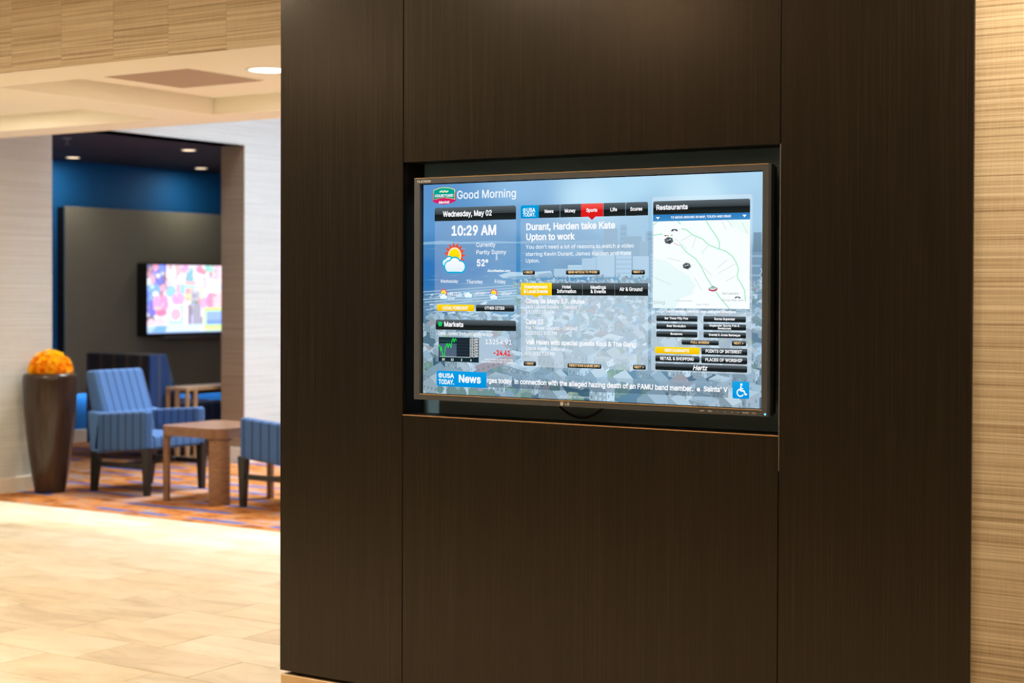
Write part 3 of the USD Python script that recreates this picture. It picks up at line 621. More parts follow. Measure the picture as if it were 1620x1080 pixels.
# news tabs
ui('publisher_tile', [(rr(603, 122, 710, 187, 8).union(sbox(660, 122, 710, 187)), (0, 158, 224), (0, 148, 216))], 1, label='sky blue tile with white lettering')
text('USA', 640, 155, 691, 19, bold=True); text('TODAY.', 618, 177, 692, 18, bold=True)
def globe(cx, cy, r):
    ui('globe_mark', [(Point(cx, cy).buffer(r), WH, (226, 240, 250))], 2); ui('globe_mark', [(LineString([(cx - r * .9, cy + k * r * .4), (cx + r * .9, cy + k * r * .4)]).buffer(1.0), (90, 180, 226), (90, 180, 226)) for k in (-1, 0, 1)], 3)
globe(626, 146, 10)
xs = [(710, 833, 'News', 746, 797), (834.5, 953, 'Money', 862, 924), (953, 1079, 'Sports', 985, 1047), (1080, 1202, 'Life', 1120, 1157), (1203.5, 1324, 'Scores', 1229, 1295)]
for k, (a, b, s_, ta, tb) in enumerate(xs):
    if s_ == 'Sports':
        ui('tab', [(sbox(a, 122, b, 152), (246, 92, 84), (236, 50, 46)), (sbox(a, 152, b, 186).union(Polygon([(995, 185), (1037, 185), (1016, 202)])), (226, 30, 30), (218, 26, 28))], 1, label='red selected tab')
    else: ui('tab', gloss(a, 122, b, 186, 8 if s_ == 'Scores' else .5))
    text(s_, ta, 162, tb, 16, bold=True)
text('Durant, Harden take Kate', 638, 244, 1147, 31, bold=True); text('Upton to work', 638, 294, 922, 30, bold=True)
text("You don't need a lot of reasons to watch a video", 636, 338, 1249, 19); text('starring Kevin Durant, James Harden and Kate', 636, 373, 1233, 18); text('Upton.', 636, 406, 717, 18)
OR = (250, 206, 140)
def small_button(x0, y0, x1, y1, s_, tx0, tx1, base, cap=11):
    ui('button', gloss(x0, y0, x1, y1, 5, False)); text(s_, tx0, base, tx1, cap, col=OR, bold=True)
small_button(618, 445, 688, 467, '< BACK', 627, 677, 460); small_button(869, 445, 1061, 467, 'SEND ARTICLE TO PHONE', 883, 1047, 460); small_button(1237, 445, 1309, 467, 'NEXT >', 1249, 1299, 460)
# restaurants column
ui('title_bar', gloss(1352, 121, 1854, 184, 10)); text('Restaurants', 1370, 161, 1537, 22, bold=True)
ui('hint_bar', [(sbox(1352, 184, 1854, 216), (44, 124, 190), (66, 142, 204))], 1, label='blue hint strip over the map'); text('TO MOVE AROUND IN MAP, TOUCH AND DRAG', 1447, 204, 1759, 10, bold=True)
ui('arrow_mark', [(Polygon([(1367, 195), (1389, 195), (1378, 207)]), WH, WH)], 2); ui('arrow_mark', [(Polygon([(1816, 194), (1838, 194), (1827, 206)]), WH, WH)], 2)
ui('map', [(sbox(1353, 216, 1855, 626), (248, 255, 254), (250, 255, 255))], 1, label='pale street map with mint roads')
ui('map_water', [(Polygon([(1353, 390), (1420, 400), (1480, 440), (1540, 470), (1580, 520), (1560, 560), (1500, 580), (1470, 625), (1353, 625)]), (236, 252, 252), (232, 250, 252))], 1.3); ui('map_park', [(Polygon([(1730, 217), (1790, 260), (1854, 290), (1854, 217)]), (240, 254, 250), (240, 254, 250))], 1.3)
roads = [[(1505, 253), (1532, 259), (1559, 281), (1613, 302), (1646, 330), (1692, 348), (1732, 360), (1764, 381), (1784, 408), (1799, 444), (1791, 473), (1798, 490), (1814, 512), (1830, 543), (1834, 590)], [(1632, 219), (1659, 258), (1692, 301), (1700, 320), (1700, 348)],
         [(1499, 331), (1533, 365), (1580, 395), (1607, 431), (1634, 479), (1649, 500), (1673, 536), (1706, 576), (1751, 623)], [(1355, 232), (1375, 217)], [(1484, 217), (1497, 229)], [(1355, 281), (1400, 276)]]
for rd in roads: ui('road', [(LineString(rd).buffer(2.5), (172, 236, 204), (166, 234, 200))], 1.8)
ui('road', [(LineString([(1461, 319), (1485, 328), (1499, 331)]).buffer(2), (236, 200, 206), (236, 200, 206))], 1.8)
faint = (206, 218, 222)
st = [((1470, 300), (1530, 345)), ((1500, 310), (1560, 280)), ((1560, 345), (1580, 290)), ((1610, 370), (1640, 335)), ((1590, 410), (1660, 470)), ((1570, 480), (1610, 540)), ((1690, 440), (1740, 400)), ((1700, 460), (1780, 420)), ((1735, 500), (1780, 475)), ((1360, 480), (1450, 515)), ((1715, 222), (1735, 262)), ((1815, 230), (1842, 280)), ((1740, 218), (1768, 250)), ((1430, 390), (1500, 405)), ((1540, 450), (1560, 420))]
ui('street', [(LineString(a).buffer(1.1), faint, faint) for a in st], 1.6)
text('San Leandro', 1716, 560, 1800, 11, col=(176, 190, 194)); text('Change Map View', 1712, 590, 1824, 9, col=(190, 200, 206)); text('bing', 1360, 606, 1418, 16, col=(196, 206, 208)); text('Driving directions', 1478, 594, 1562, 8, col=(196, 206, 210)); text('Clear Traffic', 1582, 612, 1650, 9, col=(206, 214, 218))
def marker(cx, cy, r):
    hexa = [(cx + r * math.cos(a) * 1.15, cy + r * math.sin(a) * .8) for a in np.linspace(0, 2 * np.pi, 6, endpoint=False) + .3]
    ui('map_marker', [(Polygon(hexa), (120, 136, 140), (60, 70, 74))], 2); ui('map_marker', [(Polygon([(cx - r * .5, cy - r * .4), (cx + r * .1, cy - r * .55), (cx + r * .6, cy + .2 * r), (cx, cy + r * .45)]), (66, 76, 80), (40, 46, 50)), (LineString([(cx - r * .3, cy - r * .05), (cx + .35 * r, cy - r * .15)]).buffer(r * .1), WH, WH)], 2.5)
marker(1437, 307, 22); marker(1532, 427, 20); ui('map_marker', [(Polygon([(1447, 264), (1455, 254), (1478, 254), (1486, 264)]).difference(Point(1467, 266).buffer(7)), (80, 88, 94), (60, 66, 72))], 2); ui('map_marker', [(Polygon([(1777, 577), (1786, 569), (1804, 570), (1812, 577)]).difference(Point(1794, 580).buffer(7)), (80, 88, 96), (60, 66, 72))], 2)
ui('map_marker', [(Polygon([(1646, 532), (1668, 520), (1692, 530), (1690, 541), (1668, 547), (1648, 542)]), (214, 60, 96), (200, 50, 90))], 2); ui('map_marker', [(Polygon([(1648, 530), (1668, 521), (1690, 529), (1686, 535), (1668, 540), (1652, 537)]), (24, 160, 140), (230, 240, 240))], 2.5)
ui('map_marker', [(rr(1414, 282, 1424, 286, 1), (60, 60, 70), (60, 60, 70)), (rr(1425, 282, 1436, 286, 1), (230, 110, 100), (230, 110, 100)), (rr(1446, 279, 1458, 286, 1), (170, 230, 190), (170, 230, 190))], 2)
text('Touch an item below to view and print directions', 1422, 645, 1787, 11, bold=True)
def bar(x0, y0, x1, y1, s_, a, b, base, cap=10, **kw):
    ui('button', gloss(x0, y0, x1, y1, 5, False)); text(s_, a, base, b, cap, bold=True, **kw)
bar(1372, 661, 1589, 688, 'Bar Three Fifty Five', 1418, 1541, 678); bar(1620, 661, 1836, 688, 'Burma Superstar', 1677, 1783, 678); bar(1372, 698, 1589, 725, 'Beer Revolution', 1429, 1529, 714)
bar(1620, 697, 1837, 725, 'Englander Sports Pub &', 1653, 1805, 708, 9); text('Restaurant', 1696, 721, 1763, 9, bold=True); bar(1372, 735, 1589, 762, 'Bocanova', 1449, 1511, 751); bar(1621, 734, 1837, 761, 'Everett & Jones Barbeque', 1650, 1810, 752)
bar(1507, 774, 1699, 796, 'FULL SCREEN', 1556, 1651, 789, 10, col=OR); bar(1766, 773, 1838, 796, 'NEXT >', 1778, 1826, 788, 10, col=OR)
ui('button', [(rr(1366, 809, 1602, 840, 6), YT, YB)], 1, label='yellow button'); text('RESTAURANTS', 1419, 831, 1548, 13, bold=True)
bar(1610, 809, 1844, 839, 'POINTS OF INTEREST', 1633, 1818, 830, 14); bar(1368, 849, 1601, 879, 'RETAIL & SHOPPING', 1395, 1572, 870, 14); bar(1610, 848, 1844, 880, 'PLACES OF WORSHIP', 1632, 1821, 870, 14)
ui('button', gloss(1368, 887, 1844, 918, 6, False)); text('Hertz', 1567, 913, 1640, 21, bold=True, slant=.28)
# events
ui('tab', [(sbox(606, 508, 788, 569).union(Polygon([(675, 568), (719, 568), (697, 580)])), YT, YB)], 1, label='yellow selected tab')
text('Entertainment', 629, 534, 763, 15, bold=True); text('& Local Events', 625, 557, 766, 16, bold=True)
for a, b in ((788, 964), (965.5, 1143), (1144.5, 1326)): ui('tab', gloss(a, 508, b, 568, .5))
text('Hotel', 849, 534, 900, 15, bold=True); text('Information', 819, 556, 929, 16, bold=True); text('Meetings', 1011, 536, 1097, 16, bold=True); text('& Events', 1011, 556, 1097, 15, bold=True); text('Air & Ground', 1172, 545, 1297, 16, bold=True)
ev = [('Cinco de Mayo S.F. cruise', 638, 608, 978, 21), ('Jack London Square - Oakland', 636, 634, 932, 17), ('5/5/2012 1:30 PM', 636, 660, 804, 17), ('Calle 13', 638, 711, 740, 22), ('Fox Theater Oakland - Oakland', 637, 738, 935, 17), ('5/12/2012 8:00 PM', 637, 764, 818, 17),
      ('Van Halen with special guests Kool & The Gang', 639, 812, 1263, 21), ('Oracle Arena - Oakland', 637, 840, 862, 17), ('6/8/2012 7:30 PM', 637, 866, 807, 17)]
for k, e in enumerate(ev): text(*e, bold=(k % 3 == 0))
small_button(624, 898, 697, 920, '< BACK', 636, 684, 914); small_button(881, 901, 1072, 923, 'DIRECTIONS & MORE INFO', 890, 1064, 916); small_button(1247, 898, 1316, 920, 'NEXT >', 1256, 1307, 914)
# ticker
ui('ticker_strip', [(sbox(399, 964, 1749, 998), (150, 178, 200), (120, 150, 176)), (sbox(399, 998, 1749, 1036), (60, 86, 108), (52, 78, 98))], .95, material='screen_shade')
ui('publisher_tile', [(rr(88, 961, 400, 1041, 12).union(sbox(300, 961, 400, 1041)), (10, 160, 230), (0, 146, 222))], 1, label='sky blue news tile')
text('USA', 129, 996, 200, 22, bold=True); text('TODAY.', 102, 1029, 201, 23, bold=True); globe(113, 985, 13); text('News', 230, 1016, 367, 37, bold=True)
text('rges today  in connection with the alleged hazing death of an FAMU band member.', 404, 1012, 1570, 23, bold=True)
ui('bullet', [(Point(1597, 1004).buffer(9), WH, WH)], 3); text("Saints' V", 1624, 1010, 1747, 22, bold=True)
ui('access_tile', [(rr(1771, 959, 1855, 1038, 8), (24, 166, 234), (0, 148, 224))], 1, label='sky blue tile with white wheelchair symbol')
wc = [(Point(1816, 973).buffer(6), WH, WH), (LineString([(1814, 983), (1812, 1001), (1829, 1002), (1836, 1019), (1842, 1017)]).buffer(3.6, join_style=1), WH, WH), (LineString([(1813, 992), (1824, 992)]).buffer(2.6), WH, WH),
      (LineString([(1813 + 17 * math.cos(a), 1011 + 17 * math.sin(a)) for a in np.linspace(-2.0, 2.62 - 6.283 + 3.6, 24)[::-1]]).buffer(3.0), WH, WH),
      (LineString([(1811 + 16 * math.cos(a), 1011 + 16 * math.sin(a)) for a in np.linspace(.6, 4.4, 24)]).buffer(3.0), WH, WH)]
ui('access_symbol', [(shapely.union_all([a for a, _, _ in wc[:3]] + [wc[4][0]]), WH, WH)], 2)
text('INFO@COURTYARD INTERACTIVE', 838, 1070, 1012, 9, col=(210, 226, 236))

# lettering on the bezel
def bezel_text(s, x0, x1, zb, cap, matl='marking', bold=False):
    v, f = text_poly(s, bold); w = v[:, 0].max() - v[:, 0].min()
    P = np.stack([x0 + (v[:, 0] - v[:, 0].min()) / w * (x1 - x0), np.full(len(v), YW - .0045), zb + v[:, 1] * cap], -1) - MB
    return obj(bz, 'lettering', (P, f), matl, smooth=False)
bezel_text('FLATRON', -3.196, -3.143, 1.8235, .0062, bold=True)
bezel_text('LG', -2.629, -2.613, 1.1205, .0085, bold=True)
lgm = lathe([(.0001, 0), (.0066, 0), (.0066, .001)], 24); lgm.apply_transform(trimesh.transformations.rotation_matrix(math.pi / 2, [1, 0, 0])); lgm.apply_translation([-2.6405, YW - .0042, 1.1248])
obj(bz, 'emblem', loc(lgm), 'marking', smooth=False)
for s_, a, b in (('INPUT', -2.166, -2.152), ('MENU', -2.140, -2.126), ('-', -2.111, -2.108), ('+', -2.088, -2.083), ('<', -2.066, -2.061), ('>', -2.046, -2.041), ('SOURCE', -2.030, -2.010), ('O/I', -2.000, -1.988)): bezel_text(s_, a, b, 1.1225, .0036, bold=True)
led = lathe([(.0001, .0012), (.002, .0009), (.0028, 0)], 16); led.apply_transform(trimesh.transformations.rotation_matrix(math.pi / 2, [1, 0, 0])); led.apply_translation([-1.9595, YW - .004, 1.1225])
obj(bz, 'power_light', loc(led), 'blue_led', label='glowing blue power light')

# cable hanging below the monitor
cx = np.linspace(0, 1, 25)
pts = np.stack([-2.725 + cx * .20, np.full(25, YW + .085), 1.128 - .052 * np.sin(np.pi * cx) ** .9], -1)
t = thing('power_cable', 'black cable sagging in the recess under the wall monitor', 'cable', (-2.625, YW + .085, 1.10))
obj(t, 'cord', tuple([tube(pts - np.array([-2.625, YW + .085, 1.10]), .0035)[k] for k in (0, 1)]), 'cable_black', smooth=True)

# ------------------------------------------------------------------ far television
TX, TY0, TY1, TZ0, TZ1 = -11.78, 11.425, 12.70, .985, 1.715
TB = np.array([TX, (TY0 + TY1) / 2, TZ0])
tv = thing('wall_television', 'thick black flat television on the grey-brown panel showing a colourful studio crowd', 'television', TB)
def tl(m): m = m.copy(); m.apply_translation(-TB); return m
obj(tv, 'housing', tl(cat(cbox(TX - .125, TX - .01, TY0, TY1, TZ0 + .01, TZ1, .004), cbox(XB + .138, TX - .12, 11.9, 12.3, 1.2, 1.5))), 'housing', smooth=False)
obj(tv, 'bezel', tl(cat(cbox(TX - .01, TX, TY0, TY0 + .018, TZ0 + .012, TZ1), cbox(TX - .01, TX, TY1 - .018, TY1, TZ0 + .012, TZ1), cbox(TX - .01, TX, TY0, TY1, TZ1 - .014, TZ1), cbox(TX - .01, TX, TY0, TY1, TZ0 + .012, TZ0 + .038))), 'housing', smooth=False)
obj(tv, 'speaker_bar', tl(cbox(TX - .05, TX + .004, TY0 + .25, TY1 - .02, TZ0 - .012, TZ0 + .012, .004)), 'silver', label='silver strip along the bottom edge')
def TW(x, y, lay):
    return np.stack([np.full(np.shape(x), TX - .006 + lay * .0006), 11.443 + (np.asarray(x, float) - 178) * (1.02 / 862), 1.703 - (np.asarray(y, float) - 150) * .68 / 770], -1) - TB
shapes = []
def e(x, y, rx, ry, col): shapes.append((shapely.affinity.scale(Point(x, y).buffer(1, quad_segs=5), rx, ry), col))
def r_(x0, y0, x1, y1, col): shapes.append((sbox(x0, y0, x1, y1), col))
import shapely.affinity
r_(178, 150, 1225, 922, (226, 226, 240)); r_(178, 150, 400, 420, (40, 40, 110))
e(300, 270, 90, 110, (40, 60, 215)); e(215, 230, 28, 42, (140, 66, 70)); e(275, 180, 36, 34, (224, 110, 140)); e(345, 200, 40, 60, (60, 110, 240)); e(305, 275, 26, 26, (220, 225, 255)); e(385, 285, 25, 60, (110, 60, 70))
e(455, 260, 56, 80, (250, 250, 255)); e(445, 180, 28, 34, (214, 150, 150)); e(540, 210, 40, 70, (236, 170, 180)); e(620, 200, 44, 55, (255, 130, 205)); e(600, 265, 16, 18, (250, 200, 80)); e(580, 300, 40, 50, (250, 245, 235))
r_(630, 225, 760, 340, (90, 170, 190)); r_(660, 180, 715, 310, (40, 160, 170)); r_(720, 210, 770, 330, (240, 235, 235)); r_(620, 340, 770, 380, (250, 170, 170)); r_(620, 380, 770, 410, (120, 220, 215))
e(795, 200, 48, 44, (255, 110, 160)); e(850, 215, 30, 44, (240, 120, 130)); e(890, 190, 30, 40, (90, 200, 180)); e(950, 190, 36, 50, (120, 220, 190)); e(930, 260, 24, 44, (190, 120, 130)); e(1005, 230, 44, 90, (255, 180, 205)); r_(1040, 150, 1225, 620, (250, 220, 228))
e(235, 320, 38, 55, (226, 150, 170)); e(195, 345, 26, 44, (230, 240, 255)); e(250, 450, 80, 90, (70, 150, 235)); e(205, 560, 40, 130, (40, 110, 240)); e(275, 480, 34, 30, (230, 235, 255)); e(240, 640, 60, 90, (50, 60, 200))
e(440, 345, 40, 52, (244, 190, 200)); e(450, 450, 60, 70, (120, 190, 240)); e(365, 420, 34, 52, (240, 160, 180)); e(345, 500, 20, 70, (170, 80, 90)); e(290, 580, 40, 85, (255, 140, 215)); e(372, 585, 56, 90, (255, 125, 185)); e(340, 690, 66, 42, (240, 80, 140)); e(300, 640, 50, 22, (240, 180, 175))
e(545, 420, 36, 55, (236, 160, 175)); e(590, 430, 30, 70, (110, 200, 230)); e(540, 540, 80, 70, (255, 150, 215)); e(330, 790, 60, 50, (240, 190, 215)); e(220, 770, 50, 50, (60, 50, 80)); e(225, 815, 46, 60, (250, 190, 210))
r_(430, 600, 620, 820, (150, 230, 215)); r_(455, 610, 560, 780, (255, 245, 240)); e(510, 710, 60, 70, (255, 160, 185)); r_(600, 600, 660, 820, (250, 225, 240)); r_(615, 410, 700, 560, (200, 215, 120)); e(655, 450, 34, 40, (255, 140, 160))
e(745, 500, 58, 80, (158, 160, 186)); r_(690, 570, 810, 830, (136, 138, 160)); r_(690, 560, 800, 585, (80, 110, 60)); r_(655, 600, 700, 830, (96, 100, 120)); r_(695, 720, 712, 830, (190, 190, 250)); e(800, 560, 30, 24, (214, 120, 130)); e(650, 540, 34, 24, (226, 170, 150)); e(810, 470, 16, 80, (200, 240, 110)); e(745, 425, 30, 36, (200, 205, 220))
e(865, 380, 44, 60, (236, 190, 190)); e(950, 380, 64, 70, (255, 255, 255)); e(875, 480, 64, 60, (190, 225, 255)); e(885, 470, 26, 28, (245, 250, 255)); e(840, 580, 40, 70, (255, 150, 200)); e(930, 560, 60, 100, (255, 120, 170)); r_(960, 470, 1225, 640, (255, 190, 200))
r_(850, 640, 1225, 900, (190, 240, 90)); r_(875, 680, 1225, 835, (110, 160, 240)); r_(875, 780, 1225, 832, (60, 130, 235)); r_(812, 740, 830, 850, (60, 90, 60)); r_(178, 826, 850, 922, (190, 215, 245)); shapes.append((Polygon([(210, 922), (290, 836), (410, 836), (385, 922)]), (40, 150, 250))); shapes.append((Polygon([(178, 860), (250, 836), (290, 836), (205, 922), (178, 922)]), (150, 190, 240)))
e(820, 885, 26, 24, (240, 240, 250)); r_(850, 872, 1225, 904, (200, 240, 140)); r_(178, 905, 1225, 922, (90, 140, 190))
rt_ = random.Random(5); base_n = len(shapes)
crowd = []
for k in range(230):
    x, y = rt_.uniform(180, 1220), rt_.uniform(155, 640)
    under = [c_ for pg, c_ in shapes[:base_n] if pg.contains(Point(x, y))]
    c_ = under[-1] if under else (230, 230, 240)
    tgt = rt_.choice([(255, 255, 255), (255, 170, 200), (200, 140, 140), (130, 190, 240), (110, 70, 90), (250, 220, 200), (190, 235, 190)]); m_ = rt_.uniform(.35, .8)
    crowd.append((shapely.affinity.scale(Point(x, y).buffer(1, quad_segs=3), rt_.uniform(6, 20), rt_.uniform(8, 30)), tuple(a * (1 - m_) + b * m_ for a, b in zip(c_, tgt))))
shapes = shapes[:-60] + crowd[:150] + shapes[-60:] + crowd[150:] if base_n > 60 else shapes + crowd
polys = [a for a, _ in shapes]; tr = STRtree(polys); V, Fc, Cc, n = [], [], [], 0
for i, (pg, col) in enumerate(shapes):
    over = [polys[j] for j in tr.query(pg) if j > i]
    v, f = tri_poly((pg.difference(shapely.union_all(over)) if over else pg).intersection(sbox(178, 150, 1225, 922)))
    if len(v): V.append(TW(v[:, 0], v[:, 1], 0)); Fc.append(f + n); Cc.append(np.tile((np.array(S(*col)) * .8 + np.array(S(238, 226, 240)) * .2) * 1.6, (len(v), 1))); n += len(v)
obj(tv, 'screen', (np.vstack(V), np.vstack(Fc)), 'screen_light', smooth=False, colors=np.vstack(Cc), label='lit screen with a crowd in pink, blue and white')

# ------------------------------------------------------------------ planter with orange flowers
PC = (-9.245, 8.025, 0.0)
pl = thing('tall_planter', 'tall dark brown tapered planter of orange flowers against the pale wall end', 'planter', PC)
prof = [(.0001, 0), (.100, 0), (.107, .006), (.113, .04), (.132, .15), (.152, .30), (.170, .45), (.183, .60), (.190, .72), (.1925, .80), (.190, .835), (.182, .852), (.170, .858), (.140, .860), (.120, .860), (.112, .852), (.110, .80)]
obj(pl, 'vessel', lathe(prof, 56), 'bronze_wood', smooth=40)
sl = lathe([(.0001, .842), (.112, .838)], 24); obj(pl, 'soil', sl, 'soil')
def bloom(cx, cy, cz, d, R, rg):
    d = np.array(d, float); d /= np.linalg.norm(d)
    a = np.cross(d, [.3, .2, .9]); a /= np.linalg.norm(a); b = np.cross(d, a)
    V, Fc = [], []
    for ring, (n_, th, l) in enumerate(((7, .18, .78), (13, .5, .92), (18, .85, 1.0), (21, 1.2, 1.02), (21, 1.55, 1.0), (16, 1.9, .9))):
        for k in range(n_):
            ph = 2 * math.pi * (k + .5 * (ring % 2)) / n_ + rg.uniform(-.15, .15); t2 = th + rg.uniform(-.12, .12)
            dr = math.cos(t2) * d + math.sin(t2) * (math.cos(ph) * a + math.sin(ph) * b)
            s_ = np.cross(dr, d); s_ = s_ / (np.linalg.norm(s_) + 1e-9); up_ = np.cross(s_, dr); L = R * l * rg.uniform(.85, 1.1); w = R * .115
            o = np.array((cx, cy, cz)); b0 = len(V)
            V += [o + dr * L * .25 - s_ * w * .5, o + dr * L * .25 + s_ * w * .5, o + dr * L * .75 + s_ * w + up_ * w * .25, o + dr * L * .75 - s_ * w + up_ * w * .25, o + dr * L + up_ * -w * .2]
            Fc += [(b0, b0 + 1, b0 + 2), (b0, b0 + 2, b0 + 3), (b0 + 3, b0 + 2, b0 + 4)]
    return np.array(V), np.array(Fc)
k = 0
for th, n_ in ((0.0, 1), (.55, 6), (1.02, 11), (1.42, 14)):
    for i in range(n_):
        ph = 2 * math.pi * (i + .5 * (k % 2)) / n_ + RNG.uniform(-.1, .1)
        d = np.array([math.sin(th) * math.cos(ph), math.sin(th) * math.sin(ph), math.cos(th)])
        c0 = d * np.array([.118, .118, .118]) + [0, 0, .868]
        obj(pl, 'bloom', bloom(*c0, d + [0, 0, .15], RNG.uniform(.050, .062), RNG), f'petal_{RNG.integers(3)}', smooth=False)
    k += 1
obj(pl, 'foliage', lathe([(.0001, .955), (.06, .945), (.10, .905), (.11, .862)], 24), 'petal_1')

# ------------------------------------------------------------------ armchairs
def armchair(label, locv, rotz=0):
    """faces +x; origin on the floor under the middle of the seat"""
    t = thing('armchair', label, 'chair', locv, rotz)
    hx, hy = .29, .305
    # arms: upholstered side panels from apron to arm top
    for s_, nm in ((-1, 'arm'), (1, 'arm')):
        yo, yi = s_ * hy, s_ * (hy - .085)
        y0, y1 = min(yo, yi) + .022, max(yo, yi) - .022
        pts = [(x, y, z) for y in (y0, y1) for x, z in ((-.235, .285 + .022), (.272 - .022, .325 + .022), (.250, .602 - .024), (-.20, .566 - .022))]
        a = obj(t, nm, rbox(pts, .022), 'blue_stripe_x', smooth=40)
    # back: raked slab between the arms, full height, with side gussets
    hb = .215
    pts = [(x, y, z) for y in (-hb, hb) for x, z in ((-.255, .30), (-.15, .36), (-.380, .836), (-.330, .842))]
    obj(t, 'backrest', rbox(pts, .030), 'blue_stripe_y', smooth=40)
    pts = [(x, y, z) for y in (-hy + .022, hy - .022) for x, z in ((-.268, .30), (-.21, .30), (-.300, .56), (-.20, .55))]
    obj(t, 'back_apron', rbox(pts, .022), 'blue_stripe_y', smooth=40)
    obj(t, 'seat', rbox([(x, y, z) for y in (-.20, .20) for x, z in ((-.2, .315), (.252, .345), (.25, .402), (-.2, .40))], .022), 'blue_stripe_y', smooth=40)
    obj(t, 'seat_front', rbox([(x, y, z) for y in (-hy + .06, hy - .06) for x, z in ((.18, .335), (.254, .34), (.252, .39), (.18, .39))], .018), 'blue_stripe_y', smooth=40)
    def leg(xt, xb, y, wt, wb, zt):
        v = []
        for (x, w, z) in ((xb, wb, 0), (xt, wt, zt)): v += [(x + sx * w, y + sy * w * .9, z) for sx in (-.5, .5) for sy in (-.5, .5)]
        return trimesh.convex.convex_hull(np.array(v))
    for s_ in (-1, 1):
        y = s_ * (hy - .032)
        obj(t, 'leg', leg(.258, .262, y, .062, .040, .34), 'black_wood', smooth=False)
        obj(t, 'leg', leg(-.245, -.278, y, .066, .042, .31), 'black_wood', smooth=False)
        obj(t, 'stretcher', cbox(-.25, .26, y - .012, y + .012, .184, .220, .002), 'black_wood', smooth=False)
    obj(t, 'stretcher', cbox(-.012, .012, -hy + .03, hy - .03, .186, .218, .002), 'black_wood', smooth=False)
    return t
ch0 = armchair('blue pinstriped armchair facing right beside the tall planter', (-8.762, 8.527, .002))
copy_of(ch0, 'armchair', 'blue pinstriped armchair half hidden behind the dark media wall, right of the wooden table', (-7.306, 8.505, .002), 180)

# ------------------------------------------------------------------ wooden side table with curved corner legs
tx0, tx1, ty0, ty1, tz = -8.275, -7.685, 8.13, 8.735, .52
cxt, cyt = (tx0 + tx1) / 2, (ty0 + ty1) / 2
st_ = thing('side_table', 'square walnut side table with curved corner legs between the two blue armchairs', 'table', (cxt, cyt, .002))
hw, hd, Rr, th = (tx1 - tx0) / 2, (ty1 - ty0) / 2, .095, .026
outer = sbox(-hw + Rr, -hd + Rr, hw - Rr, hd - Rr).buffer(Rr, quad_segs=10); inner = outer.buffer(-th)
obj(st_, 'tabletop', slab(outer.buffer(0), tz - .022, tz), 'walnut', smooth=30)
obj(st_, 'apron', slab(outer.difference(inner), tz - .066, tz - .022), 'walnut', smooth=30)
for sx in (-1, 1):
    for sy in (-1, 1):
        reg = sbox(*sorted((sx * (hw + .01), sx * (hw - Rr * 1.05)))[:1], *sorted((sy * (hd + .01), sy * (hd - Rr * 1.05)))[:1], sorted((sx * (hw + .01), sx * (hw - Rr * 1.05)))[1], sorted((sy * (hd + .01), sy * (hd - Rr * 1.05)))[1])
        lg = outer.difference(inner).intersection(reg)
        big = outer.difference(inner).intersection(reg.buffer(.03))
        m = cat(slab(lg, 0, tz - .066), slab(outer.difference(inner).intersection(reg.buffer(.012)), tz - .082, tz - .066), slab(big, tz - .073, tz - .066))
        obj(st_, 'leg', m, 'walnut', smooth=30)

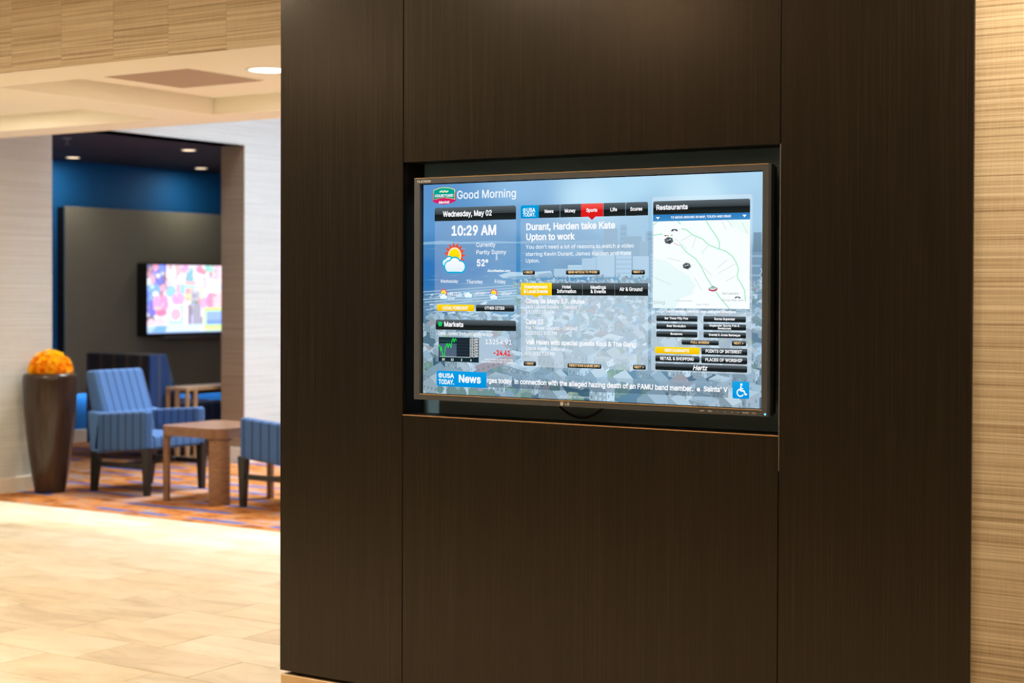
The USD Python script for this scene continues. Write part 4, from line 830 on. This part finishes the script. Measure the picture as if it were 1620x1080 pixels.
# ------------------------------------------------------------------ lounge chair, slatted table and low table in the alcove
lc = thing('lounge_chair', 'high-backed dark lounge chair with brown stripes seen from behind, by the television panel', 'chair', (-10.49, 10.2, .002))
hw = .385
obj(lc, 'backrest', rbox([(x, y, z) for x in (-hw + .02, hw - .02) for y, z in ((-.33, .20), (-.06, .42), (-.345, .89), (-.175, .89))], .02), 'navy_stripe_x', smooth=40, label='dark back with brown stripes')
obj(lc, 'side_wing', rbox([(x, y, z) for x in (hw - .012, hw - .004) for y, z in ((-.34, .14), (-.02, .20), (-.345, .895), (-.175, .895), (-.03, .50))], .012), 'navy_stripe_y', smooth=40, label='blue upholstered side')
obj(lc, 'side_wing', rbox([(x, y, z) for x in (-hw + .004, -hw + .012) for y, z in ((-.34, .14), (-.02, .20), (-.345, .895), (-.175, .895), (-.03, .50))], .012), 'navy_stripe_y', smooth=40)
obj(lc, 'seat', soft(-hw + .01, hw, -.10, .62, .14, .47, .035), 'navy_stripe_y', smooth=40, label='navy blue seat')
for sx in (-1, 1):
    for y in (-.26, .54): obj(lc, 'leg', cbox(sx * (hw - .07) - .022, sx * (hw - .07) + .022, y - .022, y + .022, 0, .16, .003), 'black_wood', smooth=False)
sx0, sx1, sy0, sy1, sz = -10.06, -9.81, 9.98, 10.72, .635
sb = thing('slatted_table', 'light wood table with upright slats beside the dark lounge chair', 'table', ((sx0 + sx1) / 2, (sy0 + sy1) / 2, .002))
w2, d2 = (sx1 - sx0) / 2, (sy1 - sy0) / 2
obj(sb, 'tabletop', cbox(-w2, w2, -d2, d2, sz - .03, sz, .004), 'light_oak', smooth=False)
for x in (-w2 + .014, -.0, w2 - .014):
    obj(sb, 'slat', cbox(x - .014, x + .014, -d2 + .004, -d2 + .032, .03, sz - .03, .002), 'light_oak', smooth=False)
obj(sb, 'slat', cbox(w2 - .028, w2, -d2 + .100, -d2 + .128, .03, sz - .03, .002), 'light_oak', smooth=False)
obj(sb, 'slat', cbox(-w2, -w2 + .028, -d2 + .100, -d2 + .128, .03, sz - .03, .002), 'light_oak', smooth=False)
for y in (-d2, ): obj(sb, 'base_rail', cbox(-w2, w2, y, y + .03, 0, .03, .002), 'light_oak', smooth=False)
for x in (-w2, w2 - .03): obj(sb, 'base_rail', cbox(x, x + .03, -d2 + .03, d2, 0, .03, .002), 'light_oak', smooth=False)
lt = thing('coffee_table', 'small dark brown table beyond the navy lounge seat', 'table', (-11.25, 11.55, .002))
obj(lt, 'tabletop', cbox(-.3, .3, -.3, .3, .47, .51, .006), 'wood_black_top', smooth=False)
obj(lt, 'pedestal', lathe([(.035, .03), (.035, .47)], 20), 'black_wood')
obj(lt, 'base_plate', lathe([(.0001, .03), (.2, .028), (.21, .0), (.0001, 0)], 32), 'black_wood')
